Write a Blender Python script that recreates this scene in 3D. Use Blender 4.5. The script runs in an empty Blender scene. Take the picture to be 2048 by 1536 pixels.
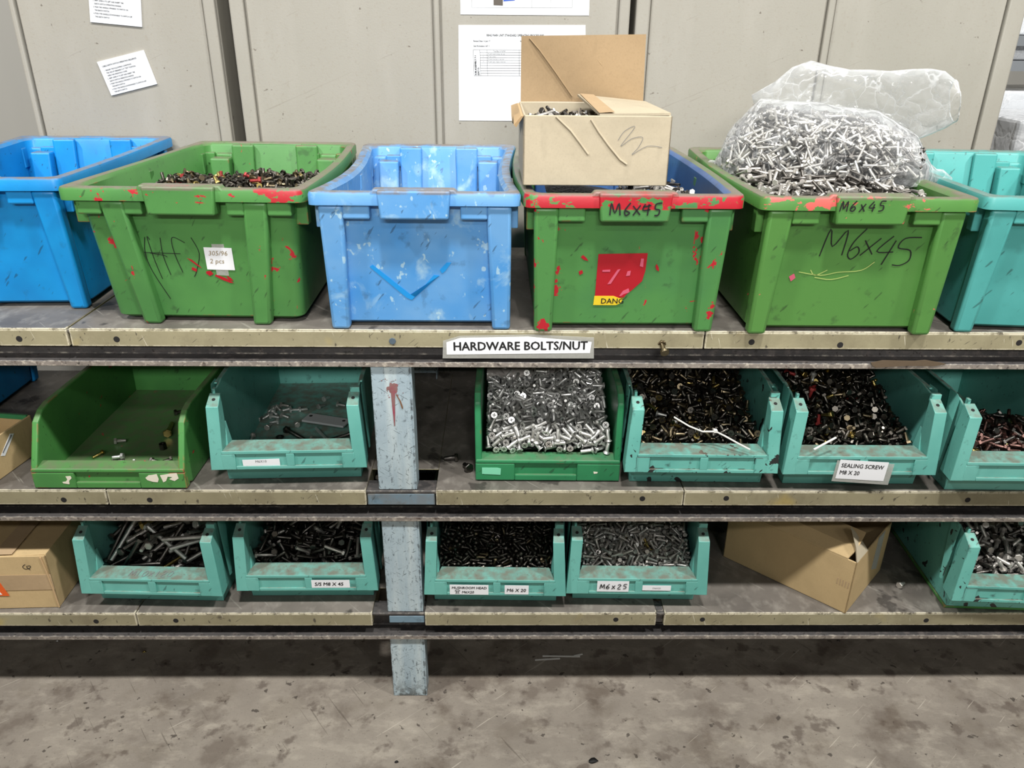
import bpy, bmesh, math, random
from math import sin, cos, pi, radians, tan, atan2, sqrt
from mathutils import Vector, Matrix, Quaternion

S = bpy.context.scene
COL = S.collection
R = random.Random(7)

# ------------------------------------------------------------------ camera
F_PX = 1560.0
PITCH, YAW, ROLL = radians(24.5), radians(-0.9), radians(0.58)
CAM = Vector((0.0, -1.35, 1.4197))


def cam_axes():
    cp, sp = cos(PITCH), sin(PITCH)
    fwd, right, up = Vector((0, cp, -sp)), Vector((1, 0, 0)), Vector((0, sp, cp))
    r2 = right * cos(ROLL) + up * sin(ROLL)
    u2 = up * cos(ROLL) - right * sin(ROLL)
    z = Matrix.Rotation(YAW, 3, 'Z')
    return z @ r2, z @ u2, -(z @ fwd)


AX = cam_axes()
cd = bpy.data.cameras.new('camera')
cam = bpy.data.objects.new('camera', cd)
COL.objects.link(cam)
cam.matrix_world = Matrix(((AX[0].x, AX[1].x, AX[2].x, CAM.x), (AX[0].y, AX[1].y, AX[2].y, CAM.y),
                           (AX[0].z, AX[1].z, AX[2].z, CAM.z), (0, 0, 0, 1)))
cd.sensor_width = 36.0
cd.lens = F_PX / 2048 * 36.0
cd.clip_start, cd.clip_end = 0.05, 60
S.camera = cam


def ray(x, y):
    return AX[0] * ((x - 1024) / F_PX) - AX[1] * ((y - 768) / F_PX) - AX[2]


def at_y(x, y, Y):          # point of the vertical plane Y seen at a pixel of the photograph
    r = ray(x, y)
    return CAM + r * ((Y - CAM.y) / r.y)


def at_z(x, y, Z):          # point of the horizontal plane Z seen at a pixel of the photograph
    r = ray(x, y)
    return CAM + r * ((Z - CAM.z) / r.z)


# ------------------------------------------------------------------ light and exposure
S.view_settings.view_transform = 'Standard'
S.view_settings.look = 'None'
S.view_settings.gamma = 1.0
S.view_settings.exposure = 0.06
W = bpy.data.worlds.new('hall_light')
S.world = W
W.use_nodes = True
bg = W.node_tree.nodes['Background']
bg.inputs[0].default_value = (0.86, 0.93, 1.0, 1)
bg.inputs[1].default_value = 0.02


def lamp(name, loc, size_x, size_y, watts, aim, color=(1, 0.985, 0.95)):
    l = bpy.data.lights.new(name, 'AREA')
    l.shape = 'RECTANGLE'
    l.size, l.size_y, l.energy, l.color = size_x, size_y, watts, color
    o = bpy.data.objects.new(name, l)
    COL.objects.link(o)
    o.location = loc
    o.rotation_euler = (Vector(aim) - Vector(loc)).to_track_quat('-Z', 'Y').to_euler()
    return o


for x_, w_ in ((-3.4, 182), (0.2, 205), (3.4, 182)):          # lamp row just in front of the shelving
    lamp('hall_lamp', (x_, -2.0, 5.6), 0.35, 0.35, w_, (x_ * .3, 0.2, 0.6))
for x_, w_ in ((-2.6, 38), (0.8, 46), (4.0, 38)):            # next rows of the hall
    lamp('hall_lamp', (x_, -6.4, 5.6), 0.5, 0.35, w_, (x_ * .3, 0.2, 0.6))
lamp('hall_lamp', (0.0, -9.6, 5.3), 4.0, 0.5, 560, (0, 0.4, 1.2))
S.cycles.use_denoising = True
S.cycles.max_bounces = 8
S.cycles.transparent_max_bounces = 16
S.cycles.caustics_reflective = False
S.cycles.caustics_refractive = False
S.cycles.sample_clamp_indirect = 6.0


# ------------------------------------------------------------------ materials
def lin(r, g, b):
    f = lambda c: c / 12.92 if c <= 0.04045 else ((c + 0.055) / 1.055) ** 2.4
    return (f(r / 255), f(g / 255), f(b / 255), 1)


class NB:                   # small node builder
    def __init__(self, name):
        self.m = bpy.data.materials.new(name)
        self.m.use_nodes = True
        self.t = self.m.node_tree
        self.p = self.t.nodes['Principled BSDF']
        self.out = self.t.nodes['Material Output']
        self._tc = None

    def n(self, typ, **kw):
        nd = self.t.nodes.new(typ)
        for k, v in kw.items():
            setattr(nd, k, v)
        return nd

    def ln(self, a, b):
        self.t.links.new(a, b)

    def co(self):
        if not self._tc:
            self._tc = self.n('ShaderNodeTexCoord').outputs['Object']
        return self._tc

    def mapped(self, scale, off):
        mp = self.n('ShaderNodeMapping')
        mp.inputs['Scale'].default_value = scale
        mp.inputs['Location'].default_value = off
        self.ln(self.co(), mp.inputs['Vector'])
        return mp.outputs[0]

    def ramp(self, s, lo, hi):
        r = self.n('ShaderNodeMapRange', clamp=True)
        self.ln(s, r.inputs[0])
        r.inputs[1].default_value, r.inputs[2].default_value = lo, hi
        return r.outputs[0]

    def noise(self, scale, lo=0.4, hi=0.6, detail=4, stretch=(1, 1, 1), off=(0, 0, 0), rough=0.55, dist=0.0):
        nz = self.n('ShaderNodeTexNoise')
        nz.inputs['Scale'].default_value = scale
        nz.inputs['Detail'].default_value = detail
        nz.inputs['Roughness'].default_value = rough
        nz.inputs['Distortion'].default_value = dist
        self.ln(self.mapped(stretch, off), nz.inputs['Vector'])
        return self.ramp(nz.outputs[0], lo, hi)

    def scratches(self, scale, ang, off=(0, 0, 0), lo=0.0, hi=0.02, stretch=14):
        mp = self.n('ShaderNodeMapping')
        mp.inputs['Rotation'].default_value = ang
        mp.inputs['Location'].default_value = off
        self.ln(self.co(), mp.inputs['Vector'])
        m2 = self.n('ShaderNodeMapping')
        m2.inputs['Scale'].default_value = (1, stretch, stretch)
        self.ln(mp.outputs[0], m2.inputs['Vector'])
        nz = self.n('ShaderNodeTexNoise')
        nz.inputs['Scale'].default_value = scale
        nz.inputs['Detail'].default_value = 2
        self.ln(m2.outputs[0], nz.inputs['Vector'])
        return self.ramp(nz.outputs[0], lo, hi)

    def edge(self, radius=0.003, lo=0.02, hi=0.12):      # how close to a sharp edge of the thing
        b = self.n('ShaderNodeBevel', samples=4)
        b.inputs[0].default_value = radius
        g = self.n('ShaderNodeNewGeometry')
        d = self.n('ShaderNodeVectorMath', operation='DOT_PRODUCT')
        self.ln(b.outputs[0], d.inputs[0])
        self.ln(g.outputs['Normal'], d.inputs[1])
        return self.ramp(d.outputs['Value'], 1 - lo, 1 - hi)

    def up(self, lo=0.5, hi=0.9):
        g = self.n('ShaderNodeNewGeometry')
        s = self.n('ShaderNodeSeparateXYZ')
        self.ln(g.outputs['Normal'], s.inputs[0])
        return self.ramp(s.outputs[2], lo, hi)

    def axis(self, i, lo, hi):
        s = self.n('ShaderNodeSeparateXYZ')
        self.ln(self.co(), s.inputs[0])
        return self.ramp(s.outputs[i], lo, hi)

    def absx(self, lo, hi):
        s = self.n('ShaderNodeSeparateXYZ')
        self.ln(self.co(), s.inputs[0])
        a = self.n('ShaderNodeMath', operation='ABSOLUTE')
        self.ln(s.outputs[0], a.inputs[0])
        return self.ramp(a.outputs[0], lo, hi)

    def mul(self, *ss):
        a = ss[0]
        for b in ss[1:]:
            m = self.n('ShaderNodeMath', operation='MULTIPLY', use_clamp=True)
            self.ln(a, m.inputs[0])
            if isinstance(b, (int, float)):
                m.inputs[1].default_value = b
            else:
                self.ln(b, m.inputs[1])
            a = m.outputs[0]
        return a

    def mix(self, base, col, fac):
        m = self.n('ShaderNodeMix', data_type='RGBA')
        if isinstance(fac, (int, float)):
            m.inputs[0].default_value = fac
        else:
            self.ln(fac, m.inputs[0])
        for v, i in ((base, 6), (col, 7)):
            if isinstance(v, tuple):
                m.inputs[i].default_value = v
            else:
                self.ln(v, m.inputs[i])
        return m.outputs[2]

    def bump(self, h, strength=0.3, dist=0.002):
        b = self.n('ShaderNodeBump')
        b.inputs['Strength'].default_value = strength
        b.inputs['Distance'].default_value = dist
        self.ln(h, b.inputs['Height'])
        self.ln(b.outputs[0], self.p.inputs['Normal'])

    def fin(self, col, rough=0.5, metal=0.0, spec=0.5):
        for v, k in ((col, 'Base Color'), (rough, 'Roughness'), (metal, 'Metallic')):
            if isinstance(v, (int, float, tuple)):
                self.p.inputs[k].default_value = v
            else:
                self.ln(v, self.p.inputs[k])
        self.p.inputs['Specular IOR Level'].default_value = spec
        return self.m


def plain(name, col, rough=0.5, metal=0.0, spec=0.5):
    b = NB(name)
    return b.fin(col, rough, metal, spec)


DUST = lin(112, 102, 90)


def plastic(name, base, dark, seed=0.0, chips=None, chip_amt=0.62, edge_chip=0.45, light=None, rim=None, rib=None, dust=0.75, rough=0.42, grime=0.35):
    b = NB(name)
    o = (seed, seed * 1.7, seed * 0.6)
    c = b.mix(base, dark, b.noise(7, 0.42, 0.7, 3, off=o))
    if light:
        c = b.mix(c, light, b.mul(b.noise(16, 0.56, 0.72, 5, (1, 1, 0.8), o, 0.6, 0.6), 0.75))
        c = b.mix(c, light, b.mul(b.noise(70, 0.66, 0.70, 2, (1, 1, 0.7), o), 0.7))
    c = b.mix(c, lin(38, 40, 38), b.mul(b.noise(38, 0.62, 0.72, 5, off=o), grime))
    c = b.mix(c, lin(30, 32, 30), b.mul(b.scratches(9, (0, 0.9, 0.3), o, 0.68, 0.72), 0.5))
    e = b.edge(0.0035)
    c = b.mix(c, dark, b.mul(e, b.noise(30, 0.35, 0.6, 3, off=o), 0.6))
    if chips:
        c = b.mix(c, chips, b.noise(24, chip_amt, chip_amt + 0.012, 3, off=(seed + 3, seed, seed), dist=0.6))
        c = b.mix(c, chips, b.mul(e, b.noise(19, edge_chip, edge_chip + 0.03, 3, off=(seed, seed + 5, 1))))
    if rim:
        c = b.mix(c, chips, b.mul(b.axis(2, .231, .233), b.axis(1, -.042, -.0445), b.noise(26, rim, rim + .015, 5, (1, 1, 1.6), (seed, 1, 2), 0.6)))
    if rib:
        c = b.mix(c, chips, b.mul(b.axis(1, .004, .002), b.absx(.112, .114), b.noise(34, rib, rib + .012, 5, (1, 1, .8), (seed, 4, 2), 0.6)))
    up = b.up(0.6, 0.95)
    c = b.mix(c, DUST, b.mul(up, b.noise(45, 0.2, 0.62, 4, off=o), dust))
    c = b.mix(c, lin(124, 114, 104), b.mul(b.axis(2, .2515, .2540), b.noise(34, 0.32, 0.56, 6, off=o), dust * .85))
    b.bump(b.noise(120, 0.3, 0.7, 3, off=o), 0.06, 0.001)
    return b.fin(c, rough)


M = {}
M['green_plastic'] = plastic('green_plastic', lin(80, 138, 72), lin(70, 124, 66), 1.3, lin(180, 38, 48), 0.71, 0.58, rim=.545, rib=.65, dust=.95)
M['green_chipped_plastic'] = plastic('green_chipped_plastic', lin(78, 136, 72), lin(70, 126, 72), 4.1, lin(180, 32, 46), 0.71, 0.52, rim=.42, rib=.60, dust=.95)
M['green_bright_plastic'] = plastic('green_bright_plastic', lin(84, 136, 66), lin(76, 128, 62), 8.2, lin(206, 96, 88), 0.74, 0.62, rim=.60, rib=.68, dust=.9)
M['blue_plastic'] = plastic('blue_plastic', lin(18, 146, 216), lin(14, 126, 196), 2.2, None, light=None, dust=0.8, grime=0.2)
M['pale_blue_plastic'] = plastic('pale_blue_plastic', lin(106, 162, 214), lin(72, 146, 212), 6.4, None, light=lin(178, 210, 222), dust=0.9, grime=0.3)
M['teal_plastic'] = plastic('teal_plastic', lin(82, 166, 162), lin(72, 154, 150), 5.5, None, dust=0.5, grime=0.12)
M['bin_teal'] = plastic('bin_teal', lin(112, 184, 173), lin(94, 168, 158), 3.1, None, dust=0.85, grime=0.4)
M['bin_dirty_teal'] = plastic('bin_dirty_teal', lin(112, 188, 176), lin(92, 168, 158), 9.7, lin(40, 44, 44), 0.63, 0.5, dust=0.85, grime=0.7)
M['bin_green'] = plastic('bin_green', lin(78, 142, 72), lin(66, 126, 66), 7.7, lin(190, 50, 52), 0.69, 0.58, dust=0.6)
M['bin_deep_green'] = plastic('bin_deep_green', lin(48, 136, 88), lin(40, 122, 78), 2.9, lin(176, 40, 46), 0.73, 0.66, dust=0.5, grime=0.2)
M['inner_blue'] = plastic('inner_blue', lin(62, 104, 160), lin(52, 90, 146), 3.9, lin(200, 40, 60), 0.73, 0.7, dust=0.4)


def m_lip():
    b = NB('shelf_panel_paint')
    g = b.n('ShaderNodeNewGeometry')
    up = b.up(0.4, 0.7)
    c = b.mix(lin(154, 147, 119), lin(132, 125, 100), b.noise(9, 0.35, 0.7, 4))
    c = b.mix(c, lin(196, 170, 80), b.mul(b.noise(5, 0.63, 0.70, 3, off=(3, 1, 0)), 0.5))
    c = b.mix(c, lin(108, 98, 78), b.mul(b.noise(7, 0.52, 0.70, 6, (1, 1, 0.7), (8, 2, 1), 0.7), 0.55))
    c = b.mix(c, lin(64, 55, 46), b.mul(b.noise(19, 0.62, 0.68, 7, (1, 1, 0.8), (5, 2, 1), 0.75), 0.85))
    c = b.mix(c, lin(58, 52, 46), b.mul(b.noise(90, 0.64, 0.70, 3, (1, 1, 0.5)), 0.8))
    c = b.mix(c, lin(54, 48, 44), b.mul(b.scratches(26, (0, 0.7, 0), (1, 1, 1), 0.68, 0.71, 10), 0.7))
    c = b.mix(c, lin(214, 208, 190), b.mul(b.scratches(14, (0, -1.3, 0), (4, 1, 1), 0.70, 0.73, 16), 0.7))
    d = b.mix(lin(120, 114, 107), lin(90, 85, 80), b.noise(6, 0.35, 0.65, 5, off=(2, 2, 2)))
    d = b.mix(d, lin(146, 141, 133), b.mul(b.noise(40, 0.5, 0.75, 6, (1, 0.6, 1)), 0.7))
    d = b.mix(d, lin(44, 40, 38), b.mul(b.noise(11, 0.62, 0.66, 4, off=(9, 4, 0)), 0.7))
    d = b.mix(d, lin(150, 146, 138), b.mul(b.scratches(8, (0, 0, 0.8), (1, 3, 1), 0.68, 0.71, 18), 0.5))
    c = b.mix(c, d, up)
    e = b.mul(b.edge(0.005, 0.01, 0.08), b.axis(1, 0.012, 0.008))
    c = b.mix(c, lin(232, 224, 200), b.mul(e, b.noise(52, 0.40, 0.52, 8, rough=0.75)))
    c = b.mix(c, lin(44, 34, 28), b.mul(e, b.noise(34, 0.55, 0.60, 8, off=(1, 7, 1), rough=0.75)))
    b.bump(b.noise(160, 0.3, 0.7, 4), 0.12, 0.001)
    return b.fin(c, 0.5)


M['panel'] = m_lip()


def m_steel():
    b = NB('worn_grey_steel')
    c = b.mix(lin(84, 81, 80), lin(58, 56, 56), b.noise(14, 0.35, 0.7, 6, (0.4, 1, 1)))
    c = b.mix(c, lin(110, 102, 98), b.mul(b.noise(60, 0.52, 0.68, 5), 0.6))
    rim = b.axis(2, -0.0645, -0.0655)
    rc = b.mix(lin(148, 140, 132), lin(112, 104, 98), b.noise(30, 0.35, 0.65, 6, (0.5, 1, 1)))
    rc = b.mix(rc, lin(196, 186, 172), b.mul(b.noise(85, 0.52, 0.66, 6), 0.8))
    rc = b.mix(rc, lin(74, 60, 52), b.mul(b.noise(55, 0.58, 0.66, 6, off=(3, 1, 1)), 0.8))
    c = b.mix(c, rc, rim)
    c = b.mix(c, lin(36, 33, 31), b.mul(b.noise(120, 0.60, 0.66, 4), 0.7))
    e = b.edge(0.004, 0.01, 0.1)
    c = b.mix(c, lin(214, 206, 190), b.mul(e, b.noise(46, 0.50, 0.62, 8, rough=0.75), 0.8))
    c = b.mix(c, lin(40, 32, 28), b.mul(e, b.noise(38, 0.56, 0.62, 8, off=(3, 3, 3), rough=0.75), 0.9))
    b.bump(b.noise(220, 0.3, 0.7, 4), 0.2, 0.001)
    return b.fin(c, 0.5, 0.1)


M['steel'] = m_steel()


def m_post():
    b = NB('scratched_blue_grey_paint')
    c = b.mix(lin(172, 190, 198), lin(156, 174, 184), b.noise(12, 0.35, 0.7, 4))
    c = b.mix(c, lin(196, 208, 210), b.mul(b.noise(20, 0.5, 0.7, 5, (2, 1, 0.12)), 0.8))
    c = b.mix(c, lin(70, 78, 84), b.mul(b.noise(170, 0.56, 0.64, 8, (1, 1, 0.35), rough=0.75), 0.8))
    c = b.mix(c, lin(60, 70, 76), b.mul(b.scratches(40, (0, 0.5, 0), (0, 1, 2), 0.66, 0.70, 9), 0.8))
    c = b.mix(c, lin(60, 70, 76), b.mul(b.scratches(40, (0, -0.6, 0), (6, 1, 2), 0.67, 0.70, 9), 0.8))
    c = b.mix(c, lin(60, 58, 56), b.mul(b.edge(0.004, 0.01, 0.1), b.noise(80, 0.5, 0.56, 4)))
    c = b.mix(c, lin(74, 76, 72), b.mul(b.axis(2, 0.05, 0.0), b.noise(70, 0.42, 0.56, 4), 0.9))
    b.bump(b.noise(180, 0.3, 0.7, 4), 0.15, 0.001)
    return b.fin(c, 0.42)


M['post'] = m_post()


def m_cabinet():
    b = NB('cabinet_paint')
    c = b.mix(lin(166, 162, 152), lin(158, 154, 144), b.noise(2.2, 0.35, 0.7, 4))
    c = b.mix(c, lin(176, 172, 163), b.mul(b.noise(8, 0.52, 0.72, 5, (1, 1, 0.25), (2, 0, 1)), 0.5))
    c = b.mix(c, lin(96, 86, 76), b.mul(b.noise(55, 0.70, 0.74, 4, off=(2, 4, 0)), 0.8))
    c = b.mix(c, lin(150, 140, 126), b.mul(b.noise(160, 0.58, 0.70, 3), 0.3))
    c = b.mix(c, lin(110, 96, 84), b.mul(b.scratches(7, (0, 0.4, 0), (2, 1, 1), 0.72, 0.74, 30), 0.2))
    b.bump(b.noise(260, 0.3, 0.7, 3), 0.08, 0.001)
    return b.fin(c, 0.48)


M['cabinet'] = m_cabinet()


def m_floor():
    b = NB('stained_concrete')
    c = b.mix(lin(140, 132, 121), lin(114, 106, 97), b.noise(3.2, 0.35, 0.68, 6, rough=0.65))
    c = b.mix(c, lin(164, 156, 143), b.mul(b.noise(18, 0.5, 0.72, 6, (0.5, 1, 1), (1, 1, 0), 0.7), 0.7))
    c = b.mix(c, lin(96, 86, 77), b.mul(b.noise(6.5, 0.52, 0.62, 7, off=(4.2, 1.7, 0), rough=0.62), 0.75))
    c = b.mix(c, lin(88, 78, 70), b.mul(b.noise(17, 0.58, 0.65, 5, off=(1.2, 7.7, 0)), 0.75))
    c = b.mix(c, lin(62, 55, 49), b.mul(b.noise(38, 0.66, 0.69, 3, off=(3.2, 2.7, 0)), 0.85))
    c = b.mix(c, lin(74, 66, 58), b.mul(b.scratches(5.5, (0, 0, 0.9), (0.3, 1.1, 0), 0.70, 0.72, 30), 0.5))
    c = b.mix(c, lin(192, 184, 170), b.mul(b.scratches(6, (0, 0, -0.7), (1.3, 0.4, 0), 0.70, 0.72, 34), 0.4))
    c = b.mix(c, lin(66, 60, 54), b.mul(b.noise(260, 0.62, 0.72, 3), 0.5))
    b.bump(b.noise(90, 0.3, 0.7, 5), 0.2, 0.002)
    return b.fin(c, b.ramp(b.noise(8.5, 0.5, 0.62, 3, off=(4.2, 1.7, 0)), 1.6, -0.3))


M['floor'] = m_floor()


def m_card(name, base, seed=0.0):
    b = NB(name)
    o = (seed, seed, seed)
    c = b.mix(base, tuple(v * 0.84 for v in base[:3]) + (1,), b.noise(6, 0.35, 0.7, 4, off=o))
    c = b.mix(c, tuple(v * 0.7 for v in base[:3]) + (1,), b.mul(b.noise(30, 0.62, 0.74, 3, (1, 1, 0.3), o), 0.35))
    c = b.mix(c, tuple(v * 0.8 for v in base[:3]) + (1,), b.mul(b.noise(300, 0.5, 0.7, 2), 0.4))
    b.bump(b.noise(14, 0.3, 0.75, 4, (1, 1, 0.6), o), 0.35, 0.004)
    return b.fin(c, 0.75, 0, 0.25)


M['card'] = m_card('corrugated_card', lin(194, 182, 158))
M['card_inside'] = m_card('card_inner_face', lin(162, 138, 106), 2)
M['card_brown'] = m_card('brown_card', lin(200, 174, 130), 4)
M['card_tape'] = m_card('brown_tape', lin(186, 160, 126), 5)
M['card_edge'] = plain('torn_card_edge', lin(190, 160, 120), 0.9)
M['paper'] = plain('white_paper', lin(236, 238, 242), 0.6)
M['ink'] = plain('black_ink', lin(20, 20, 22), 0.6)
M['grey_ink'] = plain('grey_ink', lin(120, 120, 122), 0.6)
M['faint_ink'] = plain('faint_pencil_ink', lin(150, 132, 100), 0.6)
M['blue_ink'] = plain('blue_ink', lin(52, 92, 190), 0.5)
M['white_plastic'] = plain('white_nylon', lin(225, 225, 220), 0.35)
M['red_paint'] = plain('red_paint', lin(172, 24, 38), 0.4)
M['pink_paint'] = plain('pink_scuff', lin(206, 92, 118), 0.5)
M['white_paint'] = plain('white_paint_flake', lin(232, 226, 208), 0.6)
M['yellow_label'] = plain('yellow_label', lin(228, 198, 44), 0.45)
M['orange_label'] = plain('orange_label', lin(226, 96, 34), 0.5)
M['mint_tape'] = plain('mint_masking_tape', lin(132, 220, 180), 0.6)
M['blue_tape'] = plain('blue_tape', lin(28, 146, 222), 0.4)
M['dark_hole'] = plain('dark_hole', lin(24, 22, 22), 0.8)
M['black_void'] = plain('dark_gap', lin(28, 25, 23), 0.8)
M['spacer'] = plastic('grey_blue_paint', lin(116, 142, 158), lin(96, 122, 138), 2.7, lin(92, 78, 66), .72, .6, dust=.5)
M['wall'] = plain('grey_hall_wall', lin(150, 148, 142), 0.7)
M['blue_bolt_end'] = plain('painted_bolt_end', lin(78, 92, 104), 0.5)
M['brown_scrap'] = m_card('torn_brown_paper', lin(96, 82, 66), 8)
M['grey_metal'] = plain('grey_shelf_metal', lin(128, 132, 136), 0.5, 0.3)


def m_film(name, tint, base_alpha, seed=0.0, wrinkle=26, bump=0.4, white=1.0):
    b = NB(name)
    o = (seed, seed, seed)
    nt = b.t
    tr = b.n('ShaderNodeBsdfTransparent')
    tr.inputs[0].default_value = (0.96, 0.97, 0.97, 1)
    b.p.inputs['Base Color'].default_value = tint
    b.p.inputs['Roughness'].default_value = 0.16
    b.p.inputs['Specular IOR Level'].default_value = 0.8
    vor = b.n('ShaderNodeTexVoronoi', feature='DISTANCE_TO_EDGE')
    vor.inputs['Scale'].default_value = wrinkle
    nz = b.n('ShaderNodeTexNoise')
    nz.inputs['Scale'].default_value = 9
    nz.inputs['Detail'].default_value = 4
    b.ln(b.mapped((1, 1, 1), o), nz.inputs['Vector'])
    mxv = b.n('ShaderNodeMix', data_type='VECTOR')
    mxv.inputs[0].default_value = 0.12
    b.ln(b.mapped((1, 1, 1), o), mxv.inputs[4])
    b.ln(nz.outputs['Color'], mxv.inputs[5])
    b.ln(mxv.outputs[1], vor.inputs['Vector'])
    h = b.ramp(vor.outputs[0], 0.0, 0.25)
    b.bump(h, bump, 0.006)
    lw = b.n('ShaderNodeLayerWeight')
    lw.inputs[0].default_value = 0.35
    crease = b.ramp(vor.outputs[0], 0.035, 0.0)
    streak = b.noise(14, 0.52, 0.72, 4, (1, 1, 2), o, 0.6, 1.0)
    f1 = b.mul(lw.outputs['Facing'], 0.75)
    a = b.n('ShaderNodeMath', operation='ADD', use_clamp=True)
    b.ln(f1, a.inputs[0])
    b.ln(b.mul(crease, 0.30 * white), a.inputs[1])
    a2 = b.n('ShaderNodeMath', operation='ADD', use_clamp=True)
    b.ln(a.outputs[0], a2.inputs[0])
    b.ln(b.mul(streak, 0.26 * white), a2.inputs[1])
    a3 = b.n('ShaderNodeMath', operation='ADD', use_clamp=True)
    b.ln(a2.outputs[0], a3.inputs[0])
    a3.inputs[1].default_value = base_alpha
    mx = b.n('ShaderNodeMixShader')
    b.ln(a3.outputs[0], mx.inputs[0])
    b.ln(tr.outputs[0], mx.inputs[1])
    b.ln(b.p.outputs[0], mx.inputs[2])
    b.ln(mx.outputs[0], b.out.inputs['Surface'])
    return b.m


M['film'] = m_film('clear_plastic_film', lin(236, 238, 240), 0.03, 0, 30, 0.5, 0.7)
M['film_haze'] = m_film('hazy_plastic_film', lin(238, 240, 242), 0.12, 3.0, 18, 0.35, 0.9)
M['dark_film'] = m_film('dusty_plastic_film', lin(170, 165, 160), 0.45, 6.0)
M['wrap'] = m_film('stretch_wrap', lin(240, 242, 245), 0.35, 9.0, 14)
M['clear_tape'] = m_film('clear_tape', lin(206, 206, 200), 0.34, 1.0, 60, 0.05, 0.2)


def metal(name, col, rough, dirt=0.3, metallic=1.0, threads=True):
    b = NB(name)
    c = b.mix(col, tuple(v * 0.25 for v in col[:3]) + (1,), b.mul(b.noise(160, 0.5, 0.7, 3), dirt))
    if threads:
        wv = b.n('ShaderNodeTexWave', bands_direction='Z')
        wv.inputs['Scale'].default_value = 260
        b.ln(b.co(), wv.inputs['Vector'])
        b.bump(wv.outputs['Fac'], 0.35, 0.0006)
    return b.fin(c, rough, metallic)


M['zinc'] = metal('bright_zinc', lin(240, 240, 238), 0.36, 0.10, 0.85)
M['zinc_dull'] = metal('dull_zinc', lin(206, 206, 202), 0.40, 0.25, 0.85)
M['recess'] = plain('screw_recess', lin(30, 30, 30), 0.6, 0.6)
M['black_zinc'] = metal('black_oxide', lin(96, 92, 86), 0.30, 0.5)
M['brass_zinc'] = metal('yellow_passivated', lin(200, 178, 110), 0.28, 0.4)
M['bronze_zinc'] = metal('brown_passivated', lin(128, 116, 94), 0.32, 0.5)
M['red_head'] = metal('red_painted_bolt', lin(150, 50, 48), 0.4, 0.4, 0.4)
M['steel_bolt'] = metal('stainless_bolt', lin(208, 204, 198), 0.38, 0.25, 0.8)
M['dark_bolt'] = metal('dark_stainless_bolt', lin(112, 108, 104), 0.3, 0.5)
M['reddish_bolt'] = metal('reddish_dark_bolt', lin(120, 92, 86), 0.36, 0.5)


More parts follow.
